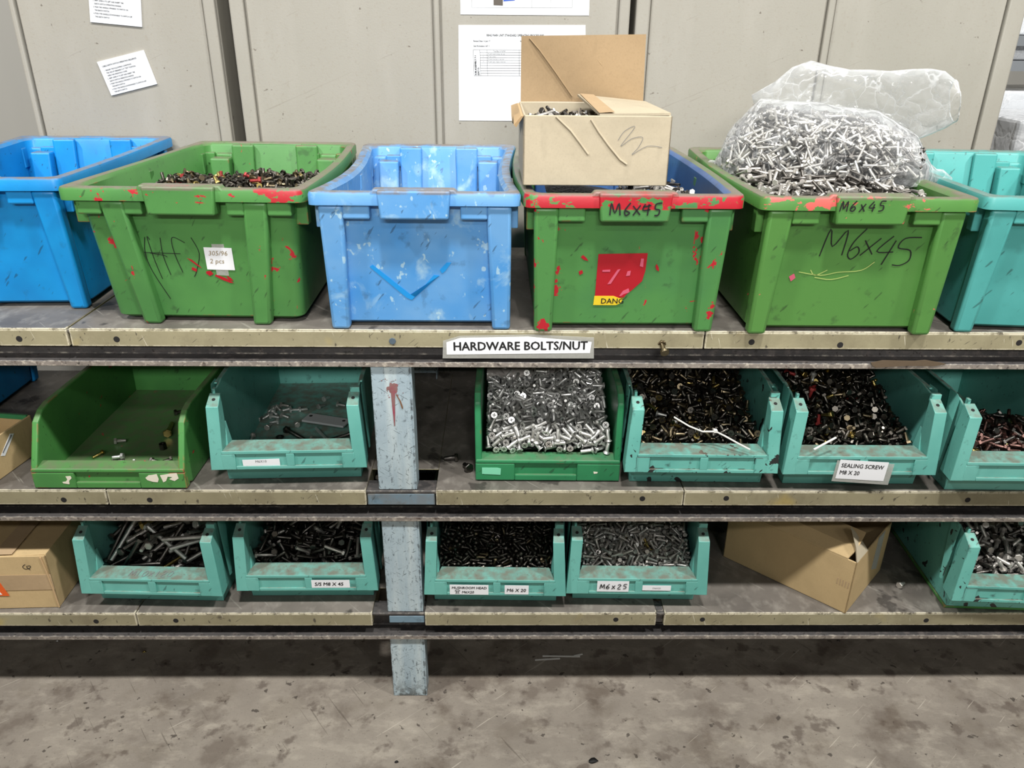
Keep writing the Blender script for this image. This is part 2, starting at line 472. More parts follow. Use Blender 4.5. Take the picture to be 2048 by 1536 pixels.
# ------------------------------------------------------------------ mesh helpers
class MB:
    def __init__(self):
        self.v, self.f, self.mi = [], [], []

    def add(self, vs, fs, mi=0):
        o = len(self.v)
        self.v += [tuple(v) for v in vs]
        for f in fs:
            self.f.append([i + o for i in f])
            self.mi.append(mi)
        return self

    def hexa(self, p, mi=0):     # p: 4 bottom then 4 top, counter-clockwise seen from above
        return self.add(p, [(3, 2, 1, 0), (4, 5, 6, 7), (0, 1, 5, 4), (1, 2, 6, 5), (2, 3, 7, 6), (3, 0, 4, 7)], mi)

    def box(self, a, b, mi=0):
        (x0, y0, z0), (x1, y1, z1) = a, b
        return self.hexa([(x0, y0, z0), (x1, y0, z0), (x1, y1, z0), (x0, y1, z0), (x0, y0, z1), (x1, y0, z1), (x1, y1, z1), (x0, y1, z1)], mi)

    def quad(self, a, b, c, d, mi=0):
        return self.add([a, b, c, d], [(0, 1, 2, 3)], mi)

    def prism(self, lo, hi, mi=0):   # two matching polygons
        n = len(lo)
        fs = [tuple(range(n))[::-1], tuple(range(n, 2 * n))] + [(i, (i + 1) % n, n + (i + 1) % n, n + i) for i in range(n)]
        return self.add(list(lo) + list(hi), fs, mi)

    def loft(self, rings, cap0=True, cap1=True, closed=True, mi=0):
        n = len(rings[0])
        vs = [p for r in rings for p in r]
        fs = []
        for k in range(len(rings) - 1):
            for i in range(n if closed else n - 1):
                j = (i + 1) % n
                fs.append((k * n + i, k * n + j, (k + 1) * n + j, (k + 1) * n + i))
        if cap0:
            fs.append(tuple(range(n))[::-1])
        if cap1:
            fs.append(tuple(range((len(rings) - 1) * n, len(rings) * n)))
        return self.add(vs, fs, mi)

    def tube(self, pts, r, n=6, mi=0):
        pts = [Vector(p) for p in pts]
        rings = []
        for i, p in enumerate(pts):
            d = (pts[min(i + 1, len(pts) - 1)] - pts[max(i - 1, 0)]).normalized()
            a = d.orthogonal().normalized() if abs(d.z) > 0.9 else d.cross(Vector((0, 0, 1))).normalized()
            c = d.cross(a)
            rr = r[i] if isinstance(r, (list, tuple)) else r
            rings.append([p + a * rr * cos(2 * pi * k / n) + c * rr * sin(2 * pi * k / n) for k in range(n)])
        return self.loft(rings, mi=mi)

    def disc(self, c, axis, r, h, n=14, mi=0):
        c, axis = Vector(c), Vector(axis).normalized()
        a = axis.orthogonal().normalized()
        b = axis.cross(a)
        ring = lambda o, rr: [c + axis * o + a * rr * cos(2 * pi * k / n) + b * rr * sin(2 * pi * k / n) for k in range(n)]
        return self.loft([ring(0, r), ring(h * 0.8, r), ring(h, r * 0.92)], mi=mi)

    def mesh(self, name, mats, smooth=None):
        me = bpy.data.meshes.new(name)
        me.from_pydata(self.v, [], self.f)
        for m in (mats if isinstance(mats, (list, tuple)) else [mats]):
            me.materials.append(M[m] if isinstance(m, str) else m)
        me.polygons.foreach_set('material_index', self.mi)
        bm = bmesh.new()
        bm.from_mesh(me)
        bmesh.ops.recalc_face_normals(bm, faces=bm.faces)
        bm.to_mesh(me)
        bm.free()
        if smooth is not None:
            me.polygons.foreach_set('use_smooth', [True] * len(me.polygons))
            me.set_sharp_from_angle(angle=radians(smooth))
        me.update()
        return me

    def build(self, name, mats, parent=None, smooth=None, bevel=0.0, seg=2):
        o = bpy.data.objects.new(name, self.mesh(name, mats, smooth))
        COL.objects.link(o)
        if parent:
            o.parent = parent
        if bevel:
            md = o.modifiers.new('edges', 'BEVEL')
            md.width, md.segments, md.limit_method, md.angle_limit = bevel, seg, 'ANGLE', radians(35)
        return o


def tag(o, label=None, cat=None, group=None, kind=None):
    for k, v in (('label', label), ('category', cat), ('group', group), ('kind', kind)):
        if v:
            o[k] = v
    return o


def thing(name, label, cat, loc=(0, 0, 0), rz=0.0, group=None):
    o = bpy.data.objects.new(name, None)
    o.empty_display_size = 0.05
    COL.objects.link(o)
    o.location = loc
    o.rotation_euler = (0, 0, radians(rz))
    return tag(o, label, cat, group)


def setting(name, mb, m, **kw):
    o = mb.build(name, m, **kw)
    o['kind'] = 'structure'
    return o


def words(name, txt, size, parent, org, xd=(1, 0, 0), yd=(0, 0, 1), m='ink', align='LEFT', bold=0.0, shear=0.0, sx=1.0, lift=0.0004, spacing=1.0):
    cu = bpy.data.curves.new(name, 'FONT')
    cu.body, cu.size, cu.align_x, cu.shear, cu.space_line = txt, 1.0, align, shear, spacing
    cu.resolution_u = 2
    t = bpy.data.objects.new(name, cu)
    COL.objects.link(t)
    dg = bpy.context.evaluated_depsgraph_get()
    me = bpy.data.meshes.new_from_object(t.evaluated_get(dg))
    bpy.data.objects.remove(t)
    xd, yd = Vector(xd).normalized(), Vector(yd).normalized()
    nrm = xd.cross(yd)
    org = Vector(org)
    mb = MB()      # heavier print is the outline struck a few times, slightly shifted
    for k, (dx, dy) in enumerate(((0, 0), (1, 0), (-1, 0), (0, .7), (0, -.7)) if bold else ((0, 0),)):
        mb.add([org + xd * (v.co.x + dx * bold) * size * sx + yd * (v.co.y + dy * bold) * size + nrm * (lift + k * 3e-5) for v in me.vertices],
               [tuple(f.vertices) for f in me.polygons])
    bpy.data.meshes.remove(me)
    return mb.build(name, m, parent)


def strokes(name, lines, width, parent, org, xd=(1, 0, 0), yd=(0, 0, 1), m='ink', sc=1.0, lift=0.0005):
    xd, yd = Vector(xd).normalized(), Vector(yd).normalized()
    nrm = xd.cross(yd)
    org = Vector(org)
    mb = MB()
    for ln in lines:
        p = [Vector((a * sc, b * sc)) for a, b in ln]
        if len(p) > 2:                       # smooth the hand-drawn line
            q = []
            for i in range(len(p) - 1):
                p0, p1, p2, p3 = p[max(i - 1, 0)], p[i], p[i + 1], p[min(i + 2, len(p) - 1)]
                for k in range(4):
                    t = k / 4
                    q.append(0.5 * (2 * p1 + (p2 - p0) * t + (2 * p0 - 5 * p1 + 4 * p2 - p3) * t * t + (3 * p1 - p0 - 3 * p2 + p3) * t ** 3))
            p = q + [p[-1]]
        L, Rr = [], []
        for i, c in enumerate(p):
            d = (p[min(i + 1, len(p) - 1)] - p[max(i - 1, 0)])
            d = d.normalized() if d.length > 1e-9 else Vector((1, 0))
            nn = Vector((-d.y, d.x)) * width / 2
            L.append(c + nn)
            Rr.append(c - nn)
        vs = [org + xd * a.x + yd * a.y + nrm * lift for a in L + Rr]
        k = len(p)
        mb.add(vs, [(i, i + 1, k + i + 1, k + i) for i in range(k - 1)])
    return mb.build(name, m, parent)


GLY = {  # hand-drawn capitals in a 1 x 1 box
    'M': [[(0, 0), (0.12, 1), (0.45, 0.25), (0.8, 1), (0.95, 0)]],
    '6': [[(0.7, 1), (0.2, 0.5), (0.15, 0.12), (0.5, 0), (0.75, 0.25), (0.5, 0.45), (0.18, 0.25)]],
    'X': [[(0.1, 0.75), (0.8, 0.05)], [(0.75, 0.8), (0.1, 0.0)]],
    '4': [[(0.5, 1), (0.05, 0.4), (0.85, 0.4)], [(0.65, 0.75), (0.6, 0)]],
    '5': [[(0.85, 1), (0.25, 0.98), (0.2, 0.6), (0.65, 0.55), (0.7, 0.15), (0.15, 0.02)]],
    '1': [[(0.4, 1), (0.4, 0)]],
    '0': [[(0.5, 1), (0.15, 0.6), (0.2, 0.1), (0.55, 0.0), (0.8, 0.4), (0.75, 0.85), (0.5, 1)]],
    '2': [[(0.1, 0.8), (0.45, 1), (0.75, 0.75), (0.15, 0.05), (0.85, 0.0)]],
    'x': [[(0.15, 0.6), (0.7, 0.05)], [(0.7, 0.65), (0.1, 0.0)]]}


def handwriting(name, txt, h, parent, org, xd=(1, 0, 0), yd=(0, 0, 1), m='ink', width=0.0018, adv=0.85, slant=0.12, wide=0.8, lift=0.0006):
    L, x = [], 0.0
    for i, ch in enumerate(txt):
        for g in GLY.get(ch, []):
            L.append([((x + gx * wide) * h + gy * h * slant, gy * h + 0.04 * h * sin(i * 2.1)) for gx, gy in g])
        x += adv
    return strokes(name, L, width, parent, org, xd, yd, m, 1.0, lift)


def sticker(name, x0, z0, x1, z1, y, m, parent, tilt=0.0, nx=1, th=0.0005):
    cx, cz = (x0 + x1) / 2, (z0 + z1) / 2
    mb = MB()
    c, s = cos(tilt), sin(tilt)
    q = [(cx + (px - cx) * c - (pz - cz) * s, cz + (px - cx) * s + (pz - cz) * c) for px, pz in ((x0, z0), (x1, z0), (x1, z1), (x0, z1))]
    mb.prism([(px, y, pz) for px, pz in q], [(px, y + th, pz) for px, pz in q])
    return mb.build(name, m, parent)


def rrect(hx, y0, y1, z, r, bow=0.0, sag=0.0, n=8, shift=0.0):
    pts = []
    def side(a, b):
        for i in range(n):
            t = i / n
            pts.append((a[0] + (b[0] - a[0]) * t, a[1] + (b[1] - a[1]) * t))
    def corner(cx, cy, a0):
        for i in range(4):
            a = a0 + (pi / 2) * i / 4
            pts.append((cx + r * cos(a), cy + r * sin(a)))
    side((-hx + r, y0), (hx - r, y0)); corner(hx - r, y0 + r, -pi / 2)
    side((hx, y0 + r), (hx, y1 - r)); corner(hx - r, y1 - r, 0)
    side((hx - r, y1), (-hx + r, y1)); corner(-hx + r, y1 - r, pi / 2)
    side((-hx, y1 - r), (-hx, y0 + r)); corner(-hx + r, y0 + r, pi)
    out = []
    for x, y in pts:
        t = max(0, min(1, (y - y0) / (y1 - y0)))
        w = sin(pi * t)
        k = x / hx
        out.append((x + k * bow * w + shift, y, z - sag * w * abs(k) ** 3))
    return out


# ------------------------------------------------------------------ the hall
fl = MB().add([(-6, -9, 0), (6, -9, 0), (6, 4, 0), (-6, 4, 0), (-6, -9, -0.1), (6, -9, -0.1), (6, 4, -0.1), (-6, 4, -0.1)],
              [(0, 1, 2, 3), (7, 6, 5, 4), (0, 4, 5, 1), (1, 5, 6, 2), (2, 6, 7, 3), (3, 7, 4, 0)])
setting('floor', fl, 'floor')
setting('light_blocker', MB().box((-6, -3.4, 0), (6, -3.3, 2.3)), 'wall')  # unseen slab added behind the camera to keep far lamp light off lower shelves
setting('wall_back', MB().box((-6, 3.6, 0), (6, 3.7, 3.2)), 'wall')

# ------------------------------------------------------------------ steel cabinets behind the shelving
YC = 0.68


def cx(px, py=0):
    return at_y(px, py, YC).x


def cabinet(label, x0, x1, strips, doors, group='steel cabinets behind the shelving'):
    t = thing('steel_cabinet', label, 'cabinet', ((x0 + x1) / 2, YC, 0), 0, group)
    ox = (x0 + x1) / 2
    H = 1.96
    MB().box((x0 - ox, 0.016, 0.05), (x1 - ox, 0.47, H)).build('carcass', 'cabinet', t, bevel=0.003)
    MB().box((x0 - ox + .01, 0.03, 0.0), (x1 - ox - .01, 0.45, 0.05)).build('plinth', 'black_void', t)
    for a, b in strips:
        MB().box((a - ox, 0.0, 0.05), (b - ox, 0.018, H)).build('frame_strip', 'cabinet', t, bevel=0.004)
    for a, b in doors:
        d = MB().box((a - ox + 0.003, 0.008, 0.07), (b - ox - 0.003, 0.02, H - 0.02)).build('door', 'cabinet', t, bevel=0.003)
    return t


c1a, c1b, c1c, c1d = cx(13.7), cx(25), cx(403), cx(427)
c2a, c2b, c2c, c2d, c2e, c2f = cx(456), cx(485), cx(866), cx(878), cx(1240), cx(1262)
c3a, c3b, c3c, c3d, c3e, c3f = cx(1274), cx(1302), cx(1660), cx(1674), cx(2022), cx(2058)
cabinet('beige steel cabinet with two white instruction cards stuck on its door', c1a, c1d, [(c1a, c1b), (c1c, c1d)], [(c1b, c1c)])
cabinet('wide beige double-door cabinet carrying the printed paper notices', c2a, c2f, [(c2a, c2b), (c2c, c2d), (c2e, c2f)], [(c2b, c2c), (c2d, c2e)])
cabinet('plain beige cabinet without any notices, behind the plastic bag of bolts', c3a, c3f, [(c3a, c3b), (c3c, c3d), (c3e, c3f)], [(c3b, c3c), (c3d, c3e)])
_b = tag(MB().box((-2.6, YC + .32, 0), (c1a - 0.09, 1.25, 1.96)).build('steel_cabinet', 'wall', bevel=0.004),
         'grey cabinet set back beyond the cabinet with instruction cards', 'cabinet')

# ------------------------------------------------------------------ the shelving rack
T1, T2, T3 = 0.2515, 0.5665, 0.913        # deck heights
rack = thing('storage_rack', 'worn three-tier steel shelving rack with beige panels and blue-grey post', 'shelving', (0, 0, 0))
XL, XR = -1.75, 1.8


def channel(T, y, sgn):
    q = lambda a: y + sgn * a
    sec = [(0, -.075), (.046, -.075), (.046, -.0035), (.004, -.0035), (.004, -.010), (.038, -.010), (.038, -.064), (0, -.064)]
    mb = MB()
    n = len(sec)
    va = [(XL, q(a), z) for a, z in sec] + [(XR, q(a), z) for a, z in sec]
    fs = [(i, (i + 1) % n, n + (i + 1) % n, n + i) for i in range(n)]
    for base in (0, n):
        fs += [(base + 0, base + 1, base + 6, base + 7), (base + 1, base + 2, base + 5, base + 6), (base + 2, base + 3, base + 4, base + 5)]
    mb.add(va, fs)
    o = mb.build('beam', 'steel', rack, bevel=0.0012, seg=1)
    o.location.z = T
    return o


def post(x, y, sgn, z0, z1):
    mb = MB()
    q = lambda a: y + sgn * a
    a, b = sorted((q(0), q(.004)))
    mb.box((x, a, z0), (x + .074, b, z1))
    a, b = sorted((q(.004), q(.045)))
    mb.box((x, a, z0), (x + .004, b, z1))
    mb.box((x + .074, a - (0.004 if sgn > 0 else 0), z0), (x + .0775, b, z1))
    return mb.build('post', 'post', rack, bevel=0.0012, seg=1)


def panel(T, x0, x1, y0=0.0, y1=0.60, lip=True):
    mb = MB().box((x0, y0, T - .003), (x1, y1, T))
    if lip:
        mb.box((x0, y0, T - .035), (x1, y0 + .003, T - .0029))
        mb.box((x0, y0 + .003, T - .035), (x0 + .0025, y1, T - .0029)).box((x1 - .0025, y0 + .003, T - .035), (x1, y1, T - .0029))
    o = mb.build('deck_panel', 'panel', rack, bevel=0.0016, seg=2)
    return o


for T in (T1, T2, T3):
    channel(T, 0.0, 1)
    channel(T, 0.605, -1)
for xp in (-1.62, -0.247, 1.66):
    for z0, z1 in ((0, T1 - .075), (T1 - .003, T2 - .075), (T2 - .003, T3 - .075)):
        post(xp, 0.008, 1, z0, z1)
        post(xp, 0.597, -1, z0, z1)
for a, b in ((XL, -.797), (-.792, .377), (.380, XR)):
    panel(T3, a, b)
for a, b in ((XL, -.797), (-.794, -.273), (-.131, .3735), (.3755, XR)):
    panel(T2, a, b)
for a, b in ((XL, -.797), (-.794, -.281), (-.165, .345), (.363, XR)):
    panel(T1, a, b)
panel(T2, -.2725, -.1315, .085, .60, False)
panel(T1, -.2805, -.1655, .085, .60, False)
MB().box((-.271, .0035, T2 - .0365), (-.134, .0375, T2 - .011)).build('spacer_plate', 'spacer', rack, bevel=.001)
MB().box((-.244, .0035, T1 - .030), (-.167, .0375, T1 - .012)).build('spacer_plate', 'spacer', rack, bevel=.001)
MB().box((.346, .01, T1 - .034), (.362, .037, T1 - .003)).build('spacer_plate', 'steel', rack, bevel=.001)
for x, z in ((-.886, .892), (-.708, .892), (.467, .892), (.634, .887), (.97, .893), (-.884, .543), (-.711, .543), (.29, .548), (.462, .549), (.961, .546),
             (-.885, .229), (-.711, .231), (.256, .233), (.448, .233), (.948, .23)):
    MB().disc((x, 0.0002, z), (0, -1, 0), .0058, .0006).build('bolt_hole', 'dark_hole', rack)
MB().disc((-.201, 0.0002, .891), (0, -1, 0), .0065, .002, 8).build('bolt_end', 'blue_bolt_end', rack)
sc = MB()
sc.disc((.300, .003, .888), (0, -.9, -.35), .0085, .004, 6).tube([(.300, 0, .887), (.302, -.018, .878)], .0045, 8)
sc.disc((.302, -.016, .879), (.1, -.9, -.45), .0085, .005, 12)
sc.build('screw', 'bronze_zinc', rack, smooth=35)
# paint marks on the post
spl = MB()
for i in range(70):
    a, r = R.uniform(0, 2 * pi), abs(R.gauss(0, .0085))
    k = R.uniform(.0022, .0048) if r < .009 else R.uniform(.0006, .0014)
    spl.disc((-.207 + r * cos(a), .0079 - .0004 * i / 70, .792 + 1.3 * r * sin(a)), (0, -1, 0), k, .0003, 8)
spl.prism([(-.211, .0078, .782), (-.2085, .0078, .71), (-.2065, .0078, .71), (-.203, .0078, .782)], [(-.211, .0071, .782), (-.2085, .0071, .71), (-.2065, .0071, .71), (-.203, .0071, .782)])
tag(spl.build('paint_splash', plastic('splash_red', lin(150, 52, 78), lin(120, 40, 60), 3.3, rough=.6), rack), 'dark red paint splash with a drip')
MB().tube([(-.201, .0075, .778), (-.194, .007, .764), (-.191, .007, .752), (-.190, .007, .748)], [.001, .0013, .0016, .001], 5).build('rust_run', plain('rust', lin(120, 84, 56), .9), rack)

# ------------------------------------------------------------------ stacking crates on the top shelf


LIFT = Vector((0, 0, .0006))


def crate(label, mat, loc, rz, wt, wb, H=.256, Lb=.50, inset=False, bow=0.0, sag=0.004, mat_in=None, group=None, tabw=.062, taper=0.0):
    t = thing('stacking_crate', label, 'crate', Vector(loc) + LIFT, rz, group)
    wl = wt / 2
    w1 = wl - .021
    w0 = wb / 2
    zs = H - .024
    ov = .05
    g = lambda z: (z / H)
    wall = lambda z: (w0 + (w1 - w0) * g(z), -.030 * g(z), Lb + .030 * g(z))
    mb = MB()
    rings = []
    def rg(hx, y0, y1, z, r, bf=1.0):
        q = rrect(hx, y0, y1, z, r, bow * bf, sag * bf if z > H * .5 else 0)
        rings.append([(x * (1 - taper * max(0, y) / Lb), y, z_) for x, y, z_ in q])
    rg(w0 - .006, .006, Lb - .006, .006, .02, 0)
    for z, bf in ((.012, 0.05), (.07, .3), (.15, .65), (zs, 1)):
        a, b, c = wall(z)
        rg(a, b, c, z, .018, bf)
    rg(wl - .003, -ov + .003, Lb + ov - .003, zs, .014)
    rg(wl, -ov, Lb + ov, zs + .001, .015)
    rg(wl, -ov, Lb + ov, H - .006, .015)
    rg(wl - .002, -ov + .002, Lb + ov - .002, H - .0015, .014)
    rg(wl - .006, -ov + .006, Lb + ov - .006, H, .012)
    nb = len(rings)
    a, b, c = wall(H)
    rg(a + .003, b - .003, c + .003, H - .001, .018)
    rg(a - .004, b + .004, c - .004, H - .008, .018)
    for z, bf in ((.15, .65), (.07, .3)):
        a, b, c = wall(z)
        rg(a - .004, b + .004, c - .004, z, .018, bf)
    a, b, c = wall(.02)
    rg(a - .004, b + .004, c - .004, .014, .016, 0)
    mb.loft(rings)
    if mat_in:     # the inside shows the older colour
        per = len(rings[0])
        for fi in range(len(mb.f)):
            if fi // per >= nb and fi < per * (len(rings) - 1) or fi == len(mb.f) - 1:
                mb.mi[fi] = 1
    mb.build('body', [mat, mat_in] if mat_in else mat, t, smooth=40)
    # handle plates, front and back
    for yy, s in ((0, -1), (Lb, 1)):
        m = MB()
        y_in, y_out = yy + s * .028, yy + s * (ov + .007)
        f = lambda x, y, z: (x * tabw, y, z)
        up = .004 if s < 0 else -.002
        lo = [f(-.93, y_in, H - .047), f(.93, y_in, H - .047), f(.93, y_out, H - .045), f(-.93, y_out, H - .045)]
        hi = [f(-1, y_in, H + up), f(1, y_in, H + up), f(1, y_out, H + up - .001), f(-1, y_out, H + up - .001)]
        m.prism(lo, hi)
        if s < 0:
          m.prism([f(-1.3, y_in, H - .01), f(1.3, y_in, H - .01), f(1.3, y_out - s * .007, H - .01), f(-1.3, y_out - s * .007, H - .01)],
                  [f(-1.1, y_in, H + .0045), f(1.1, y_in, H + .0045), f(1.1, y_out - s * .008, H + .0045), f(-1.1, y_out - s * .008, H + .0045)])
        m.build('handle_plate', mat, t, bevel=.0035, seg=3, smooth=60)
    # ribs and gussets
    xr = (w0 * .58 if inset else w0 - .014)
    xt = (w0 * .58 + .022 if inset else w1 - .017)
    for yy, s in ((0, -1), (Lb, 1)):
        for k in (-1, 1):
            m = MB()
            hw0, hw1 = .0165, .0215
            lo = [(k * xr - hw0, yy - s * .004, 0), (k * xr + hw0, yy - s * .004, 0), (k * xr + hw0, yy + s * .02, 0), (k * xr - hw0, yy + s * .02, 0)]
            hi = [(k * xt - hw1, yy + s * .018, zs), (k * xt + hw1, yy + s * .018, zs), (k * xt + hw1, yy + s * .045, zs), (k * xt - hw1, yy + s * .045, zs)]
            m.prism(lo, hi)
            m.build('rib', mat, t, bevel=.006, seg=3, smooth=60)
            for a0, a1 in (((xt - .021 - .045, xt - .02),) if not inset else ((xt - .021 - .03, xt - .02), (xt + .02, w1 - .004))):
                a0, a1 = sorted((k * a0, k * a1))
                y0, y1 = sorted((yy + s * .012, yy + s * .043))
                MB().box((a0, y0, zs - .024), (a1, y1, zs + .002)).build('gusset', mat, t, bevel=.003)
    for k in (-1, 1):
        for y in (-.012, Lb * .5, Lb - .01):
            bw = bow * sin(pi * max(0, min(1, y / Lb))) - taper * wl * max(0, y) / Lb
            x0, x1 = sorted((k * (w1 + bw - .006), k * (wl + bw - .005)))
            MB().box((x0, y, zs - .045), (x1, y + .02, zs + .001)).build('side_fin', mat, t, bevel=.002)
    # pilasters inside the back wall
    xp = w1 * (1 - taper) - .045
    for k in (-1, 1):
        for xa, wd, d, top in ((xp, .023, .032, H - .032), (xp - .05, .026, .009, H - .004)):
            yb = Lb + .020
            y2 = Lb - .008
            m = MB()
            m.prism([(k * xa - wd * .8, y2 - d, .02), (k * xa + wd * .8, y2 - d, .02), (k * xa + wd * .8, y2 + .004, .02), (k * xa - wd * .8, y2 + .004, .02)],
                    [(k * xa - wd, yb - d, top), (k * xa + wd, yb - d, top), (k * xa + wd, yb + .004, top), (k * xa - wd, yb + .004, top)])
            m.build('inner_pilaster', mat_in or mat, t, bevel=.004, seg=2)
    return t


HC = .256
K_blue = crate('bright blue stacking crate beside the green crate with the white note', 'blue_plastic', (-.975, .120, T3), 2.5, .366, .33, group='stacking crates on the top shelf', bow=-.004)
K_A = crate('scuffed green crate with hand-drawn bracket scribble and small white note on its front', 'green_plastic', (-.545, .042, T3), -1.2, .420, .35, inset=True, bow=.010, taper=.10, group='stacking crates on the top shelf')
K_B = crate('faded pale blue crate with a blue tape tick mark on its front', 'pale_blue_plastic', (-.147, .020, T3), 0, .362, .322, bow=-.016, sag=.01, group='stacking crates on the top shelf')
K_C = crate('green crate with red chipped rim and torn red warning sticker', 'green_chipped_plastic', (.224, .012, T3), 0.4, .372, .322, bow=.014, sag=.004, mat_in='inner_blue', group='stacking crates on the top shelf')
K_D = crate('green crate with large handwritten bolt size, heaped with bolts under a plastic bag', 'green_bright_plastic', (.619, .002, T3), -0.4, .368, .330, bow=.008, group='stacking crates on the top shelf')
K_E = crate('turquoise crate standing beside the bright green crate heaped with bolts', 'teal_plastic', (1.012, .004, T3), -5.0, .374, .335, bow=.0, group='stacking crates on the top shelf')

# crate fronts: wall plane leans forward by 0.03 over the height
FY = lambda z: -.030 * z / HC
UPF = Vector((0, -.030 / HC, 1)).normalized()


def decal_front(name, poly, m, parent, lift=.0008, H=HC):
    vs0 = [(x, FY(z) - lift + .0006, z) for x, z in poly]
    vs1 = [(x, FY(z) - lift, z) for x, z in poly]
    return MB().prism(vs0, vs1).build(name, m, parent)


# A: scribble, note
strokes('handwriting', [[(-.087, .165), (-.093, .135), (-.088, .10), (-.067, .045)], [(-.079, .160), (-.083, .164), (-.079, .12), (-.073, .085)],
                        [(-.060, .164), (-.062, .13), (-.056, .093)], [(-.085, .135), (-.062, .131), (-.055, .128)],
                        [(-.018, .155), (-.035, .165), (-.041, .158), (-.040, .13), (-.033, .098)], [(-.005, .165), (.004, .135), (-.008, .10), (-.014, .09)], [(-.100, .136), (-.03, .134)]],
        .0013, K_A, (0, -.0005, 0), (1, 0, 0), UPF, 'ink')
nt_ = decal_front('note', [(.013, .104), (.063, .103), (.064, .145), (.014, .146)], 'paper', K_A, .0016)
decal_front('tape', [(.028, .093), (.050, .092), (.051, .152), (.029, .152)], 'clear_tape', K_A, .0010)
words('note_writing', '305/96\n2 pcs', .0125, nt_, (.020, FY(.13) - .0017, .131), (1, 0, 0), UPF, 'faint_ink', shear=.2, spacing=1.2)
chp = [[(-.020, .125), (-.012, .122), (.000, .110), (.003, .106), (-.006, .112)], [(-.014, .108), (-.006, .104), (-.008, .099), (-.016, .103)],
       [(.010, .100), (.018, .101), (.022, .095), (.015, .091), (.009, .096)], [(.026, .094), (.042, .088), (.056, .078), (.050, .078), (.038, .083), (.024, .091)],
       [(.045, .092), (.052, .088), (.056, .082), (.048, .083)]]
for q in chp:
    decal_front('paint_chip', q, 'red_paint', K_A, .0011)

# B: tick of blue tape
for q in ([(-.088, .117), (-.082, .121), (-.018, .064), (-.016, .053), (-.025, .057)], [(-.018, .064), (-.010, .059), (.036, .101), (.026, .102), (-.016, .053)],
          [(.041, .105), (.047, .110), (.058, .126), (.050, .126), (.037, .112)]):
    decal_front('tape_strip', q, 'blue_tape', K_B, .001)

# C: handwriting on the handle plate, torn sticker
YT = -.0575
strokes('handwriting', [[(x * .9 + ox, z) for x, z in g] for ox, gs in (
    (-.043, [[(0, 0), (.002, .02), (.009, .004), (.016, .02), (.019, 0)]]), (-.020, [[(.012, .021), (.002, .008), (.004, .000), (.011, .004), (.003, .008)]]),
    (-.005, [[(0, .016), (.014, .001)], [(.014, .017), (.001, 0)]]), (.012, [[(.004, .019), (.000, .009), (.014, .010)], [(.011, .019), (.009, 0)], [(0, .014), (.015, .017)]]),
    (.031, [[(.014, .021), (.003, .019), (.002, .011), (.010, .009), (.008, .001), (.001, .0)]])) for g in gs],
        .0026, K_C, (0, YT - .0003, HC - .033), (1, 0, 0), (0, 0, 1), 'ink')
stk = decal_front('sticker', [(-.054, .062), (-.053, .146), (.034, .148), (.033, .115), (.029, .095), (.014, .079), (-.003, .063), (-.01, .062)], 'red_paint', K_C, .0014)
decal_front('sticker_label', [(-.056, .048), (-.055, .066), (-.020, .066), (-.010, .062), (-.002, .062), (-.006, .052), (-.014, .048)], 'yellow_label', stk, .0020)
words('sticker_lettering', 'DANG', .0145, stk, (-.043, FY(.05) - .0023, .0515), (1, 0, 0), UPF, 'ink', bold=.012, sx=1.0)
decal_front('sticker_label', [(-.010, .0635), (-.001, .0635), (.004, .072), (-.002, .070)], 'red_paint', stk, .0026)
for q in ([(-.033, .089), (-.027, .090), (-.012, .118), (-.017, .117)], [(-.001, .105), (.006, .106), (.007, .115), (.001, .114)], [(.022, .124), (.028, .122), (.028, .138), (.023, .138)],
          [(-.010, .066), (-.004, .066), (.008, .074), (.006, .081), (-.004, .076)], [(-.044, .113), (-.030, .113), (-.030, .117), (-.044, .116)]):
    decal_front('scuff', q, 'pink_paint', stk, .0022)
for q in ([(.052, .128), (.056, .122), (.058, .114), (.053, .116), (.050, .123)], [(-.080, .144), (-.074, .139), (-.070, .133), (-.078, .135), (-.084, .140)], [(-.086, .113), (-.080, .116), (-.078, .110), (-.084, .106)]):
    decal_front('paint_chip', q, 'red_paint', K_C, .0012)

# D: handwriting
handwriting('handwriting', 'M6X45', .017, K_D, (-.056, YT - .0006, HC - .022), m='ink', width=.0022, adv=.92, wide=.72)
strokes('handwriting', [[(-.060, .148), (-.050, .198), (-.041, .166), (-.020, .196), (-.021, .150)], [(.012, .199), (-.005, .175), (-.011, .152), (-.003, .143), (.008, .155), (.003, .166), (-.009, .158)],
                        [(.014, .178), (.032, .152)], [(.041, .182), (.011, .150)], [(.062, .186), (.039, .158), (.068, .157)], [(.068, .178), (.053, .133)],
                        [(.111, .184), (.083, .182), (.075, .165), (.097, .160), (.100, .142), (.086, .132), (.072, .133)]],
        .0021, K_D, (0, -.0006, 0), (1, 0, 0), UPF, 'ink')
for q in ([(-.106, .108), (-.098, .114), (-.094, .106), (-.101, .099)],):
    decal_front('paint_chip', q, 'pink_paint', K_D, .0012)
strokes('glue_residue', [[(-.09, .118), (-.05, .112), (-.02, .118), (.02, .122), (.04, .138)], [(-.06, .108), (-.03, .104), (0, .112)], [(-.07, .122), (-.06, .112), (-.04, .122)]], .0016, K_D, (0, -.0004, 0), (1, 0, 0), UPF, plain('dried_glue', lin(170, 190, 110), .4))


# ------------------------------------------------------------------ open-fronted bins


